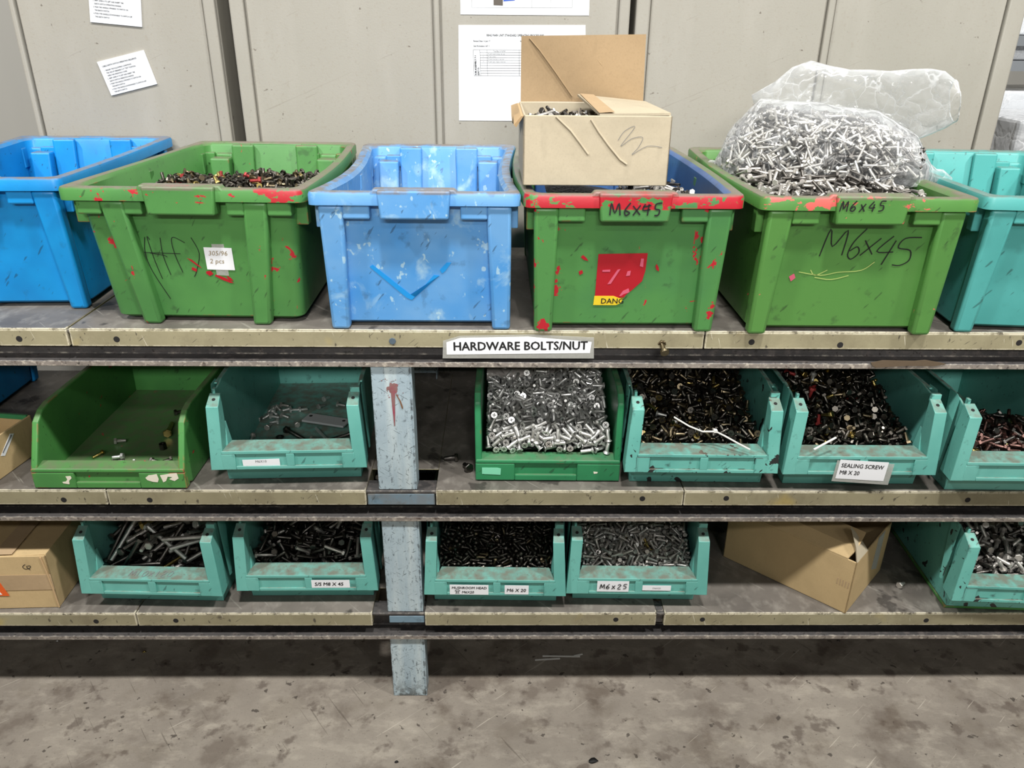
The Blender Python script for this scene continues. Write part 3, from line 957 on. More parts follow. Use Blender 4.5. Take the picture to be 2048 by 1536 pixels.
def teal_bin(label, mat, loc, rz, group, slot=True):
    t = thing('open_front_bin', label, 'bin', Vector(loc) + LIFT, rz, group)
    L, H, w0, w1, th = .47, .205, .136, .1425, .004
    wx = lambda z: w0 + (w1 - w0) * z / H
    mb = MB()
    for s in (-1, 1):
        prof = [(.0, .0), (-.010, .075), (-.012, .185), (.02, .197), (.06, .204), (L + .015, H), (L, .0)]
        out = [(s * wx(z), y, z) for y, z in prof]
        inn = [(s * (wx(z) - th), y, z) for y, z in prof]
        mb.prism(out, inn)
        fl = [(s * (wx(.2) - .001), .035, .2), (s * (wx(.2) + .005), .035, .2), (s * (wx(.2) + .005), L + .012, H - .002), (s * (wx(.2) - .001), L + .012, H - .002)]
        mb.prism(fl, [(x, y, z + .004) for x, y, z in fl])
    mb.box((-w0 + .001, .001, .0), (w0 - .001, L - .001, .005))
    mb.prism([(-w0, L - .004, 0), (w0, L - .004, 0), (w0, L, 0), (-w0, L, 0)], [(-w1, L + .011, H), (w1, L + .011, H), (w1, L + .015, H), (-w1, L + .015, H)])
    mb.prism([(-w0, 0, 0), (w0, 0, 0), (w0, .004, 0), (-w0, .004, 0)], [(-wx(.085), -.010, .085), (wx(.085), -.010, .085), (wx(.085), -.006, .085), (-wx(.085), -.006, .085)])
    mb.build('tub', mat, t, bevel=.0015, seg=2)
    # the front frame: two uprights and a label band
    fr = MB()
    fo, fi = .1545, .1285
    for s in (-1, 1):
        lo = [(s * fi, -.038, .044), (s * fo, -.038, .044), (s * (fo - .003), .008, .044), (s * fi, .008, .044)]
        hi = [(s * (fi - .006), -.034, .182), (s * (fo - .008), -.034, .182), (s * (fo - .009), -.002, .198), (s * (fi - .004), -.002, .198)]
        fr.prism(lo, hi)
        fr.box((s * .1335 - .006, -.004, .190), (s * .140 + .006, .006, .207))
        fr.prism([(s * .1300, -.012, .084), (s * .1225, -.012, .084), (s * .1225, .016, .084), (s * .1300, .016, .084)],
                 [(s * .1300, .004, .130), (s * .1275, .004, .130), (s * .1275, .012, .130), (s * .1300, .012, .130)])
        fr.prism([(s * (fo - .001), .012, .06), (s * (fo + .001), .02, .06), (s * (fo + .001), .024, .06), (s * (fo - .001), .024, .06)],
                 [(s * (fo - .008), .012, .2), (s * (fo - .006), .02, .208), (s * (fo - .006), .05, .208), (s * (fo - .008), .05, .2)])
    fr.prism([(-fi - .002, -.034, .044), (fi + .002, -.034, .044), (fi + .002, -.010, .044), (-fi - .002, -.010, .044)],
             [(-fi - .002, -.034, .085), (fi + .002, -.034, .085), (fi + .002, -.010, .085), (-fi - .002, -.010, .085)])
    fr.prism([(-fi - .001, -.038, .079), (fi + .001, -.038, .079), (.118, .000, .080), (-.118, .000, .080)],
             [(-fi - .001, -.038, .086), (fi + .001, -.038, .086), (.118, .000, .092), (-.118, .000, .092)])
    for a, b, c, d in ((-.104, .0442, .106, .0515), (-fi - .002, .0442, -.104, .0788), (.106, .0442, fi + .002, .0788), (-.004, .0515, .012, .0788)):
        fr.box((a, -.0379, b), (c, -.032, d))
    fr.build('front_frame', mat, t, bevel=.0022, seg=2, smooth=50)
    for s in (-1, 1):
        MB().disc((s * .1345, -.017, .1900), (0, -.45, .89), .0035, .0012, 10).build('peg_hole', 'dark_hole', t)
    return t


def green_bin(label, mat, loc, rz, lean, H, w0, w1, group, z1=.046):
    t = thing('open_front_bin', label, 'bin', Vector(loc) + LIFT, rz, group)
    L, th = .46, .013
    wx = lambda z: w0 + (w1 - w0) * z / H
    mb = MB()
    for s in (-1, 1):
        prof = [(.006, .012), (.0, z1 - .002), (lean * .8, H - .022), (lean + .014, H - .006), (lean + .04, H), (L, H), (L, .0), (.03, .0)]
        mb.prism([(s * wx(z), y, z) for y, z in prof], [(s * (wx(z) - th), y, z) for y, z in prof])
    mb.box((-w0 + .004, .022, .0), (w0 - .004, L, .010))
    mb.prism([(-w0, L - .01, 0), (w0, L - .01, 0), (w0, L, 0), (-w0, L, 0)], [(-w1, L - .01, H), (w1, L - .01, H), (w1, L, H), (-w1, L, H)])
    mb.build('tub', mat, t, bevel=.003, seg=2)
    b = MB()
    z0 = .002
    a = wx(.04)
    b.prism([(-a, .004, z0), (a, .004, z0), (a, .016, z0), (-a, .016, z0)], [(-a, .004, z1), (a, .004, z1), (a, .016, z1), (-a, .016, z1)])
    b.prism([(-a, -.002, z1 - .008), (a, -.002, z1 - .008), (a - th, .026, z1 - .012), (-a + th, .026, z1 - .012)], [(-a, -.002, z1), (a, -.002, z1), (a - th, .026, z1 + .006), (-a + th, .026, z1 + .006)])
    for q in ((-a, z0, -.068, z1 - .0082), (.060, z0, a, z1 - .0082), (-.068, z0, .060, z0 + .014)):
        b.box((q[0], -.002, q[1]), (q[2], .006, q[3]))
    b.build('front_band', mat, t, bevel=.0022, seg=2)
    return t


GB = 'open-fronted parts bins'
B1 = green_bin('nearly empty green bin with white paint flakes on its front band', 'bin_green', (-.784, .004, T2), 0, .050, .152, .153, .151, GB)
B2 = teal_bin('teal bin beside the post holding a few bolts and a steel plate', 'bin_teal', (-.425, .047, T2), 2.2, GB)
B3 = green_bin('deep green bin filled with bright silver countersunk screws', 'bin_deep_green', (.097, .036, T2), -.6, .012, .195, .148, .150, GB, .050)
B4 = teal_bin('grimy teal bin of dark countersunk screws with white cable tie on top', 'bin_dirty_teal', (.4025, .034, T2), -.8, GB)
B5 = teal_bin('teal bin carrying the white sealing screw label', 'bin_teal', (.7195, .028, T2), -.4, GB)
B6 = teal_bin('teal bin of short reddish dark bolts, next after the sealing screw bin', 'bin_teal', (1.046, .004, T2), -.8, GB)
C1 = teal_bin('teal bin full of very long bolts, sizes handwritten on its front edge', 'bin_teal', (-.752, .044, T1), -1.8, GB)
C2 = teal_bin('teal bin of long dark bolts beside the post with one white label', 'bin_teal', (-.421, .058, T1), .3, GB)
C3 = teal_bin('teal bin of tiny black screws with two labels on its front', 'bin_teal', (-.0105, .042, T1), -1.0, GB)
C4 = teal_bin('teal bin of small silver screws with a handwritten label', 'bin_teal', (.2985, .046, T1), -1.0, GB)
C6 = teal_bin('grimy teal bin of silver hex bolts beside the tilted carton', 'bin_dirty_teal', (1.128, .006, T1 + .008), -3, GB)
MB().box((-.139, .002, -.008), (.139, .44, -.001)).build('base_plate', 'bin_green', C6, bevel=.002)
C6.children[-1]['label'] = 'green plate under the bin'

YB = -.0345


def bin_label(parent, x0, z0, x1, z1, txt, size, tilt=0.0, m='ink', bold=.02, y=-.0388, shear=0.0, sx=1.0, ox=None, oz=None, spacing=1.0):
    s = sticker('label', x0, z0, x1, z1, y - .0005, 'paper', parent, tilt)
    if txt:
        xd = (cos(tilt), 0, sin(tilt))
        yd = (-sin(tilt), 0, cos(tilt))
        words('label_lettering', txt, size, s, (ox if ox is not None else x0 + .006, y - .0006, oz if oz is not None else z0 + .005), xd, yd, m, bold=bold, shear=shear, sx=sx, spacing=spacing)
    return s


bin_label(B2, -.091, .049, -.018, .066, 'M6X10', .0075, .02, 'grey_ink', 0, -.0355, ox=-.066, oz=.059)
bin_label(C2, .010, .0525, .093, .073, 'S/S M8 X 45', .0125, 0, 'ink', .018, -.0375, ox=.0165, oz=.0585, shear=.12)
tl = sticker('label_pouch', -.052, .026, .064, .074, -.0392, 'clear_tape', B5, -.07)
bin_label(B5, -.046, .034, .052, .077, 'SEALING SCREW\nM8 X 20', .0128, -.06, 'ink', .012, -.0394, sx=.9, ox=-.041, oz=.0635, spacing=1.25)
lb = bin_label(C3, -.098, .047, -.014, .073, 'MUSHROOM HEAD', .0088, 0, 'ink', .015, -.0385, ox=-.094, oz=.0625, shear=.12)
words('label_lettering', 'M6X20', .0088, lb, (-.072, -.0391, .051), m='ink', bold=.014, shear=.12)
strokes('label_drawing', [[(-.087, .052), (-.084, .055), (-.079, .055), (-.076, .052), (-.087, .052)], [(-.084, .052), (-.084, .046)], [(-.079, .052), (-.079, .046)], [(-.086, .046), (-.077, .046)], [(-.084, .049), (-.079, .049)]],
        .0009, lb, (0, -.0391, .005))
bin_label(C3, .021, .049, .073, .073, 'M6 X 20', .0118, 0, 'ink', .018, -.0385, ox=.025, oz=.0565, shear=.15)
hl = sticker('label', -.087, .052, -.018, .080, -.0393, 'paper', C4, 0)
handwriting('label_writing', 'M6X25', .0125, hl, (-.081, -.0399, .060), width=.0018, adv=.98)
bin_label(C4, .012, .055, .074, .0685, 'M6X25', .006, 0, 'grey_ink', 0, -.0375, ox=.034, oz=.0595)
_bt = Vector((0, .038, .006)).normalized()
handwriting('handwriting', 'M10X120', .016, C1, (-.048, -.030, .0875), (1, 0, 0), _bt, 'grey_ink', .0012, .85, .2)
MB().prism([(-.135, -.0025, .018), (-.097, -.0025, .016), (-.096, -.0025, .031), (-.104, -.0025, .033), (-.135, -.0025, .033)],
           [(-.135, -.003, .018), (-.097, -.003, .016), (-.096, -.003, .031), (-.104, -.003, .033), (-.135, -.003, .033)]).build('masking_tape', 'mint_tape', B3)


def flake(parent, name, polys, y, m):
    mb = MB()
    for q in polys:
        mb.prism([(x, y, z) for x, z in q], [(x, y - .0005, z) for x, z in q])
    return mb.build(name, m, parent)


flake(B1, 'paint_flake', [[(-.085, .030), (-.075, .031), (-.074, .026), (-.080, .020), (-.081, .012), (-.093, .014), (-.094, .017), (-.087, .018), (-.083, .023)],
                          [(.073, .027), (.080, .033), (.088, .034), (.097, .036), (.099, .024), (.096, .017), (.086, .018), (.076, .022)],
                          [(.103, .033), (.125, .037), (.137, .038), (.139, .026), (.130, .020), (.120, .024), (.127, .029), (.118, .030), (.113, .020), (.107, .017)]], -.0022, 'white_paint')
flake(B3, 'paint_flake', [[(.094, .025), (.103, .024), (.102, .021), (.095, .020)]], -.0022, 'white_paint')

# ------------------------------------------------------------------ cartons


def wall_slab(mb, a, b, z0, z1, th, mi=0):
    a, b = Vector((a[0], a[1], 0)), Vector((b[0], b[1], 0))
    d = (b - a).normalized()
    n = Vector((-d.y, d.x, 0)) * th
    q = [a, b, b + n, a + n]
    mb.hexa([(p.x, p.y, z0) for p in q] + [(p.x, p.y, z1) for p in q], mi)


def carton(label, loc, rz, w, d, h, mat='card', group=None):
    t = thing('carton', label, 'box', Vector(loc) + LIFT, rz, group)
    th = .004
    x0, x1 = -w / 2, w / 2
    mb = MB()
    for a, b in (((x0, 0), (x1, 0)), ((x1, 0), (x1, d)), ((x1, d), (x0, d)), ((x0, d), (x0, 0))):
        wall_slab(mb, a, b, 0, h, th)
    mb.box((x0 + .004, .004, 0), (x1 - .004, d - .004, .004))
    mb.build('body', mat, t, bevel=.0015)
    return t


def crease(parent, pts, r=.0018, m='card'):
    return MB().tube(pts, r, 5).build('crease', m, parent, smooth=80)


# the opened carton standing on the red-chipped crate
CW, CD, CH = .247, .262, .114
K1 = carton('opened brown carton with raised back flap on the red-chipped crate', (.1595, .004, T3 + HC + .0065), .5, CW, CD, CH)
fp = MB()
n = 10
fr_ = []
for j in range(7):
    row = []
    for i in range(n + 1):
        u, v = i / n, j / 6
        x = -CW / 2 + .003 + (CW - .008) * u
        zz = CH + .117 * v + (.005 * u if v == 1 else 0)
        yy = CD - .002 + .012 * v + .004 * sin(u * 5 + v * 3)
        row.append((x, yy, zz))
    fr_.append(row)
rings = [r + [(x, y + .004, z) for x, y, z in reversed(r)] for r in fr_]
fp.loft(rings)
fp.build('back_flap', 'card_inside', K1, smooth=30)
rf = MB()
rf.prism([(CW / 2 - .001, .012, CH), (CW / 2 - .001, CD - .006, CH - .001), (-.012, CD - .02, CH + .012), (.006, .03, CH - .004)],
         [(CW / 2 - .001, .012, CH + .004), (CW / 2 - .001, CD - .006, CH + .003), (-.012, CD - .02, CH + .016), (.006, .03, CH)])
rf.build('side_flap', 'card', K1)
tp = MB().prism([(.030, .026, CH + .0035), (.005, .032, CH + .0012), (-.008, CD - .028, CH + .0168), (.018, CD - .03, CH + .0155)],
                [(.030, .026, CH + .0041), (.005, .032, CH + .0018), (-.008, CD - .028, CH + .0176), (.018, CD - .03, CH + .0163)])
tp.build('tape', 'card_tape', K1)
lf = MB()
lf.loft([[(-CW / 2, y, CH - .002), (-CW / 2 - .004, y, CH - .002), (-CW / 2 - .016, y + .004, CH - .018 + .012 * sin(y * 30)), (-CW / 2 - .012, y + .004, CH - .022 + .012 * sin(y * 30))] for y in (.004, .06, .13, .2, CD - .01)])
lf.build('side_flap', 'card_edge', K1, smooth=30)
crease(K1, [(-.070, -.0005, CH - .002), (-.045, -.0008, .090), (-.030, -.0008, .072), (-.014, -.0005, .052)])
crease(K1, [(-.012, -.0005, CH - .006), (.002, -.0008, .088), (.020, -.0008, .066), (.040, -.0008, .044), (.052, -.0005, .036)])
yb = lambda v: CD - .003 + .012 * v
crease(K1, [(-.105, yb(.95), CH + .113), (-.085, yb(.7) - .001, CH + .092), (-.055, yb(.4), CH + .055), (-.020, yb(.1), CH + .010)], .0014, 'card_inside')
crease(K1, [(-.005, yb(.9), CH + .105), (.030, yb(.55) - .001, CH + .072), (.060, yb(.3), CH + .04), (.094, yb(.05), CH + .006)], .0014, 'card_inside')
strokes('pencil_scribble', [[(.035, .075), (.045, .090), (.062, .097), (.040, .066), (.058, .078), (.076, .080), (.070, .064), (.060, .052), (.085, .066), (.110, .064)]], .0008, K1, (0, -.0004, 0), m='grey_ink')

# the sealed, battered carton at the low shelf's end
K2 = carton('taped brown carton with orange and white label on the lowest shelf', (-1.098, .014, T1), 2.0, .26, .24, .138, 'card_brown')
tb = MB()
tb.prism([(-.13, .004, .128), (.13, .004, .136), (.13, .238, .139), (-.13, .238, .140)], [(-.13, .004, .132), (.13, .004, .140), (.13, .238, .143), (-.13, .238, .144)])
tb.build('top_flap', 'card_brown', K2, bevel=.001)
MB().box((-.02, -.0012, .05), (.131, -.0003, .09)).build('tape', 'card_tape', K2)
MB().prism([(.02, .004, .1405), (.06, .004, .1408), (.06, .23, .1440), (.02, .23, .1440)], [(.02, .004, .1412), (.06, .004, .1415), (.06, .23, .1447), (.02, .23, .1447)]).build('tape', 'card_tape', K2)
ol = MB().prism([(-.05, -.0013, .038), (.032, -.0013, .036), (.018, -.0013, .082), (-.05, -.0013, .086)], [(-.05, -.0018, .038), (.032, -.0018, .036), (.018, -.0018, .082), (-.05, -.0018, .086)]).build('shipping_label', 'orange_label', K2)
wl_ = MB()
for z in (.040, .056, .070):
    wl_.prism([(-.048, -.0018, z), (.026 - z * .2, -.0018, z), (.022 - z * .2, -.0018, z + .009), (-.048, -.0018, z + .010)], [(-.048, -.0022, z), (.026 - z * .2, -.0022, z), (.022 - z * .2, -.0022, z + .009), (-.048, -.0022, z + .010)])
wl_.build('label_fields', 'paper', ol)
strokes('pen_mark', [[(.085, .118), (.078, .112), (.082, .106), (.092, .108), (.094, .114), (.086, .112), (.092, .103)]], .0014, K2, (0, -.0005, 0), m='ink')
MB().tube([(.13, -.001, .002), (.128, -.001, .05), (.124, -.001, .1), (.120, -.001, .135)], .0022, 5).build('torn_corner', 'card_edge', K2)

# the open shallow carton on the middle shelf
K3 = carton('open shallow brown carton with stuck label on the middle shelf', (-1.150, .022, T2), -8.0, .24, .155, .088, 'card_brown')
MB().box((-.115, .146, .080), (.116, .151, .0905)).build('green_tape', 'bin_deep_green', K3)
sl = MB().prism([(.1203, .050, .046), (.1203, .060, .041), (.1203, .098, .073), (.1203, .088, .078)], [(.1209, .050, .046), (.1209, .060, .041), (.1209, .098, .073), (.1209, .088, .078)]).build('label', 'paper', K3)
strokes('label_print', [[(.056, .050), (.090, .074)]], .003, sl, (.121, 0, 0), (0, 1, 0), (0, 0, 1), 'grey_ink')

# the tilted carton beside the hex bolt bin
K4 = carton('tilted brown carton with torn corner flap on the lowest shelf', (.834, .073, T1), 46.5, .212, .30, .137, 'card_brown')
# local: front edge runs from the near corner to the right; long side runs back to the left
m = MB()
m.loft([[(-.106, .02, .137), (-.106, .02, .140), (-.106, .300, .140), (-.106, .300, .137)], [(-.09, .01, .158), (-.09, .01, .161), (-.088, .297, .172), (-.088, .297, .169)],
        [(-.045, .012, .176), (-.045, .012, .179), (-.04, .29, .183), (-.04, .29, .180)]])
m.build('long_flap', 'card_brown', K4, smooth=20)
m = MB()
m.loft([[(-.106, .0, .137), (-.103, .004, .139), (-.040, .004, .139), (-.043, .0, .137)], [(-.100, .010, .168), (-.097, .014, .17), (-.052, .02, .166), (-.055, .016, .164)],
        [(-.086, .03, .196), (-.083, .034, .198), (-.062, .04, .19), (-.065, .036, .188)]])
m.build('torn_flap', 'card', K4, smooth=20)
m = MB()
for i in range(5):
    x = .006 + i * .006
    m.box((-.1066, x, .066), (-.1061, x + .0022, .082))
m.build('printed_marks', 'card_tape', K4)
MB().prism([(.02, -.0004, .137), (.06, -.0004, .137), (.06, -.0004, .03), (.02, -.0004, .05)], [(.02, -.001, .137), (.06, -.001, .137), (.06, -.001, .03), (.02, -.001, .05)]).build('tape', 'clear_tape', K4)

# blue tub at the end of the middle shelf
K5 = crate('dark blue crate behind the shallow carton on the middle shelf', 'blue_plastic', (-1.37, .225, T2), 0, .34, .30, H=.2, Lb=.3)

# ------------------------------------------------------------------ notices on the cabinets


def card(name, label, corners, mat, th=.0015, cat='notice', group=None):
    P = [at_y(x, y, YC + .0075) for x, y in corners]     # door face is at YC + .008
    c = sum(P, Vector()) / 4
    o = MB().prism([(p.x - c.x, 0, p.z - c.z) for p in P], [(p.x - c.x, -th, p.z - c.z) for p in P]).build(name, mat)
    o.location = c
    tag(o, label, cat, group)
    xd = ((P[1] - P[0]) + (P[2] - P[3])).normalized()
    yd = ((P[0] - P[3]) + (P[1] - P[2])).normalized()
    return o, [p - c for p in P], xd, yd


CARD_TXT = '1. ENSURE THE FOLLOWING CONDITIONS\n   THE CIRCUIT BREAKER IS AT "TEST" POSITION.\n   OPEN THE OPERATING COVER.\n2. SHIFT LEVER IS TO LEFT AND INSERT THE\n   EARTH SWITCH OPERATING HANDLE.\n3. PUSH THE HANDLE UPWARDS TO SWITCH ON\n   THE EARTH SWITCH.\n4. PUSH THE HANDLE DOWNWARDS TO SWITCH OFF\n   THE EARTH SWITCH.'
o, P, xd, yd = card('instruction_card', 'tilted white instruction card, the lower of two on the cabinet door', [(195, 124), (288, 100), (315, 168), (224, 191)], 'paper', .003, 'notice', 'instruction cards')
words('card_heading', 'CABLE EARTH SWITCH OPERATING SEQUENCE', .0050, o, P[0] + xd * .0075 - yd * .014 + Vector((0, -.0031, 0)), xd, yd, 'ink', sx=.82, bold=.016)
words('card_lettering', CARD_TXT, .0046, o, P[0] + xd * .0085 - yd * .0235 + Vector((0, -.0031, 0)), xd, yd, 'ink', sx=.78, spacing=1.35, bold=.016)
o, P, xd, yd = card('instruction_card', 'upper white instruction card, stuck straight above the tilted one', [(176, -40), (281, -28), (285, 54), (182, 44)], 'paper', .003, 'notice', 'instruction cards')
words('card_lettering', CARD_TXT, .0046, o, P[0] + xd * .009 - yd * .022 + Vector((0, -.0031, 0)), xd, yd, 'ink', sx=.78, spacing=1.5, bold=.016)

o, P, xd, yd = card('paper_notice', 'large white printed procedure sheet behind the opened carton', [(917, 50), (1171, 50), (1173, 243), (918, 241)], 'paper', .0006)
A = P[0]
words('sheet_title', 'RING MAIN UNIT STANDARD OPERATING PROCEDURES', .0068, o, A + xd * .066 - yd * .024 + Vector((0, -.0007, 0)), xd, yd, 'ink', bold=.016, sx=.79)
words('sheet_lettering', 'Revised Date: 16 July 17', .0048, o, A + xd * .034 - yd * .036 + Vector((0, -.0007, 0)), xd, yd, 'ink', bold=.02, sx=.85)
words('sheet_lettering', 'Rev. 5', .0048, o, A + xd * .146 - yd * .036 + Vector((0, -.0007, 0)), xd, yd, 'ink', bold=.02, sx=.85)
words('sheet_lettering', 'Doc. No.: PCR-MMR-SOP-...', .0048, o, A + xd * .196 - yd * .036 + Vector((0, -.0007, 0)), xd, yd, 'ink', bold=.02, sx=.85)
words('sheet_lettering', 'Sub-Workstation: SAT-1', .0048, o, A + xd * .034 - yd * .047 + Vector((0, -.0007, 0)), xd, yd, 'ink', bold=.02, sx=.8)
tl_ = []
for k in range(11):
    z = -.054 - .0058 * k
    tl_.append([(.049 if 0 < k < 10 else .033, z), (.262, z)])
for x in (.033, .049, .066, .143, .185, .262):
    tl_.append([(x, -.054), (x, -.112)])
strokes('sheet_table', tl_, .0007, o, A + Vector((0, -.0005, 0)), xd, yd, 'ink', lift=.0003)
words('sheet_lettering', 'Test Bus LH & RH', .0046, o, A + xd * .081 - yd * .0582 + Vector((0, -.0007, 0)), xd, yd, 'ink', sx=.85)
for k, s_ in enumerate(('Fit earth stud & torque tab assy.', 'Fit clip contact.', 'Fit earth stud bolt to test box.', 'Fit earth clip contact to test box.')):
    words('sheet_lettering', '%d' % (k + 1), .0042, o, A + xd * .056 - yd * (.0641 + .0058 * k) + Vector((0, -.0007, 0)), xd, yd, 'ink', sx=.85)
    words('sheet_lettering', s_, .0042, o, A + xd * .068 - yd * (.0641 + .0058 * k) + Vector((0, -.0007, 0)), xd, yd, 'ink', sx=.76)
words('sheet_lettering', 'SUB-ASSEMBLY 7-1\n(SA7-1)', .0058, o, A + xd * .0395 - yd * .1105 + Vector((0, -.0007, 0)), yd, -xd, 'ink', bold=.03, sx=.95, spacing=1.1)
o, P, xd, yd = card('paper_notice', 'white printed sheet with small colour picture, above the procedure sheet', [(920, -60), (1181, -60), (1178, 31), (921, 29)], 'paper', .0006)
strokes('sheet_table', [[(.027, .015), (.263, .015)], [(.027, .015), (.027, .09)], [(.263, .015), (.263, .09)], [(.168, .015), (.168, .05)], [(.212, .015), (.212, .05)]], .0006, o, P[3] + Vector((0, -.0005, 0)), xd, yd, 'grey_ink', lift=.0003)
MB().prism([(P[3] + xd * a + yd * b)[:] for a, b in ((.078, .020), (.100, .019), (.100, .05), (.078, .05))], [((P[3] + xd * a + yd * b) + Vector((0, -.0009, 0)))[:] for a, b in ((.078, .020), (.100, .019), (.100, .05), (.078, .05))]).build('printed_picture', plain('print_dark', lin(92, 84, 76), .6), o)
MB().prism([(P[3] + xd * a + yd * b)[:] for a, b in ((.101, .028), (.128, .030), (.126, .05), (.104, .05))], [((P[3] + xd * a + yd * b) + Vector((0, -.0009, 0)))[:] for a, b in ((.101, .028), (.128, .030), (.126, .05), (.104, .05))]).build('printed_arrow', 'blue_ink', o)

# shelf sign
sg = thing('shelf_sign', 'white laminated hardware bolts and nut sign on top shelf edge', 'sign', (0, 0, 0))
MB().prism([(-.109, -.0025, .858), (.174, -.0025, .859), (.172, -.0025, .901), (.060, -.0025, .906), (-.075, -.0025, .903), (-.107, -.0025, .893)],
           [(-.109, -.0031, .858), (.174, -.0031, .859), (.172, -.0031, .901), (.060, -.0031, .906), (-.075, -.0031, .903), (-.107, -.0031, .893)]).build('laminate', 'clear_tape', sg)
pp = MB().prism([(-.101, -.0032, .866), (.166, -.0032, .870), (.168, -.0032, .892), (.05, -.0032, .902), (-.075, -.0032, .899), (-.101, -.0032, .890)],
                [(-.101, -.0037, .866), (.166, -.0037, .870), (.168, -.0037, .892), (.05, -.0037, .902), (-.075, -.0037, .899), (-.101, -.0037, .890)]).build('sign_sheet', 'paper', sg)
words('sign_lettering', 'HARDWARE BOLTS/NUT', .0236, pp, (-.089, -.0038, .8745), (1, 0, .012), (-.012, 0, 1), 'ink', bold=.030, sx=.95)
ps = MB()
ps.prism([(x, -.0006, z) for x, z in ((.698, .852), (.72, .857), (.78, .856), (.80, .858), (.83, .853), (.842, .850), (.82, .8455), (.77, .846), (.74, .844), (.71, .842), (.702, .846))],
         [(x, -.0022, z) for x, z in ((.698, .852), (.72, .857), (.78, .856), (.80, .858), (.83, .853), (.842, .850), (.82, .8455), (.77, .846), (.74, .844), (.71, .842), (.702, .846))])
tag(ps.build('paper_scrap', 'brown_scrap'), 'torn strip of brown paper stuck on the beam below the bright green crate', 'paper')

# ------------------------------------------------------------------ wrapped goods far behind, past the last cabinet
gr = thing('warehouse_rack', 'grey rack with wrapped goods far behind the shelving', 'rack', (2.25, 1.75, 0))
for x in (-.62, .75):
    for y in (0, .6):
        MB().box((x, y, 0), (x + .06, y + .06, 2.3)).build('upright', 'grey_metal', gr)
zs_ = [at_y(2040, q, 1.75).z for q in (225, 122, 71)]
for z in zs_:
    MB().box((-.56, 0, z - .035), (.75, .039, z)).build('crossbar', 'grey_metal', gr)
    MB().box((-.56, .04, z - .02), (.75, .66, z)).build('shelf_board', 'grey_metal', gr)
GP = 'wrapped packages on the far rack'
zb_ = zs_ + [zs_[-1] + .2]
pk = [('low bundle in crinkled stretch wrap on the floor pallet side', .84, .0, None)]
for k, (z, hh, lab) in enumerate(((zs_[0], .07, 'white wrapped package on the lowest visible bar of the far rack'), (zs_[1], .055, 'white wrapped package on the middle bar of the far rack'), (zs_[2], .12, 'white wrapped package on the topmost bar of the far rack'))):
    t = thing('wrapped_package', lab, 'package', (2.15, 1.80, z + .001), 0, GP)
    MB().box((-.40, .0, 0), (.33, .4, hh)).build('parcel', 'paper', t, bevel=.006)
    MB().box((-.405, -.004, .0005), (.335, .404, hh + .003)).build('stretch_wrap', 'wrap', t, bevel=.008)
t = thing('wrapped_package', 'tall bundle in crinkled stretch wrap below the far rack bars', 'package', (2.20, 1.28, 0), 0, GP)
MB().box((-.52, 0, 0), (.4, .4, at_y(1990, 240, 1.3).z)).build('parcel', 'grey_metal', t, bevel=.01)
MB().box((-.526, -.006, .0), (.406, .406, at_y(1990, 238, 1.3).z)).build('stretch_wrap', 'wrap', t, bevel=.012)

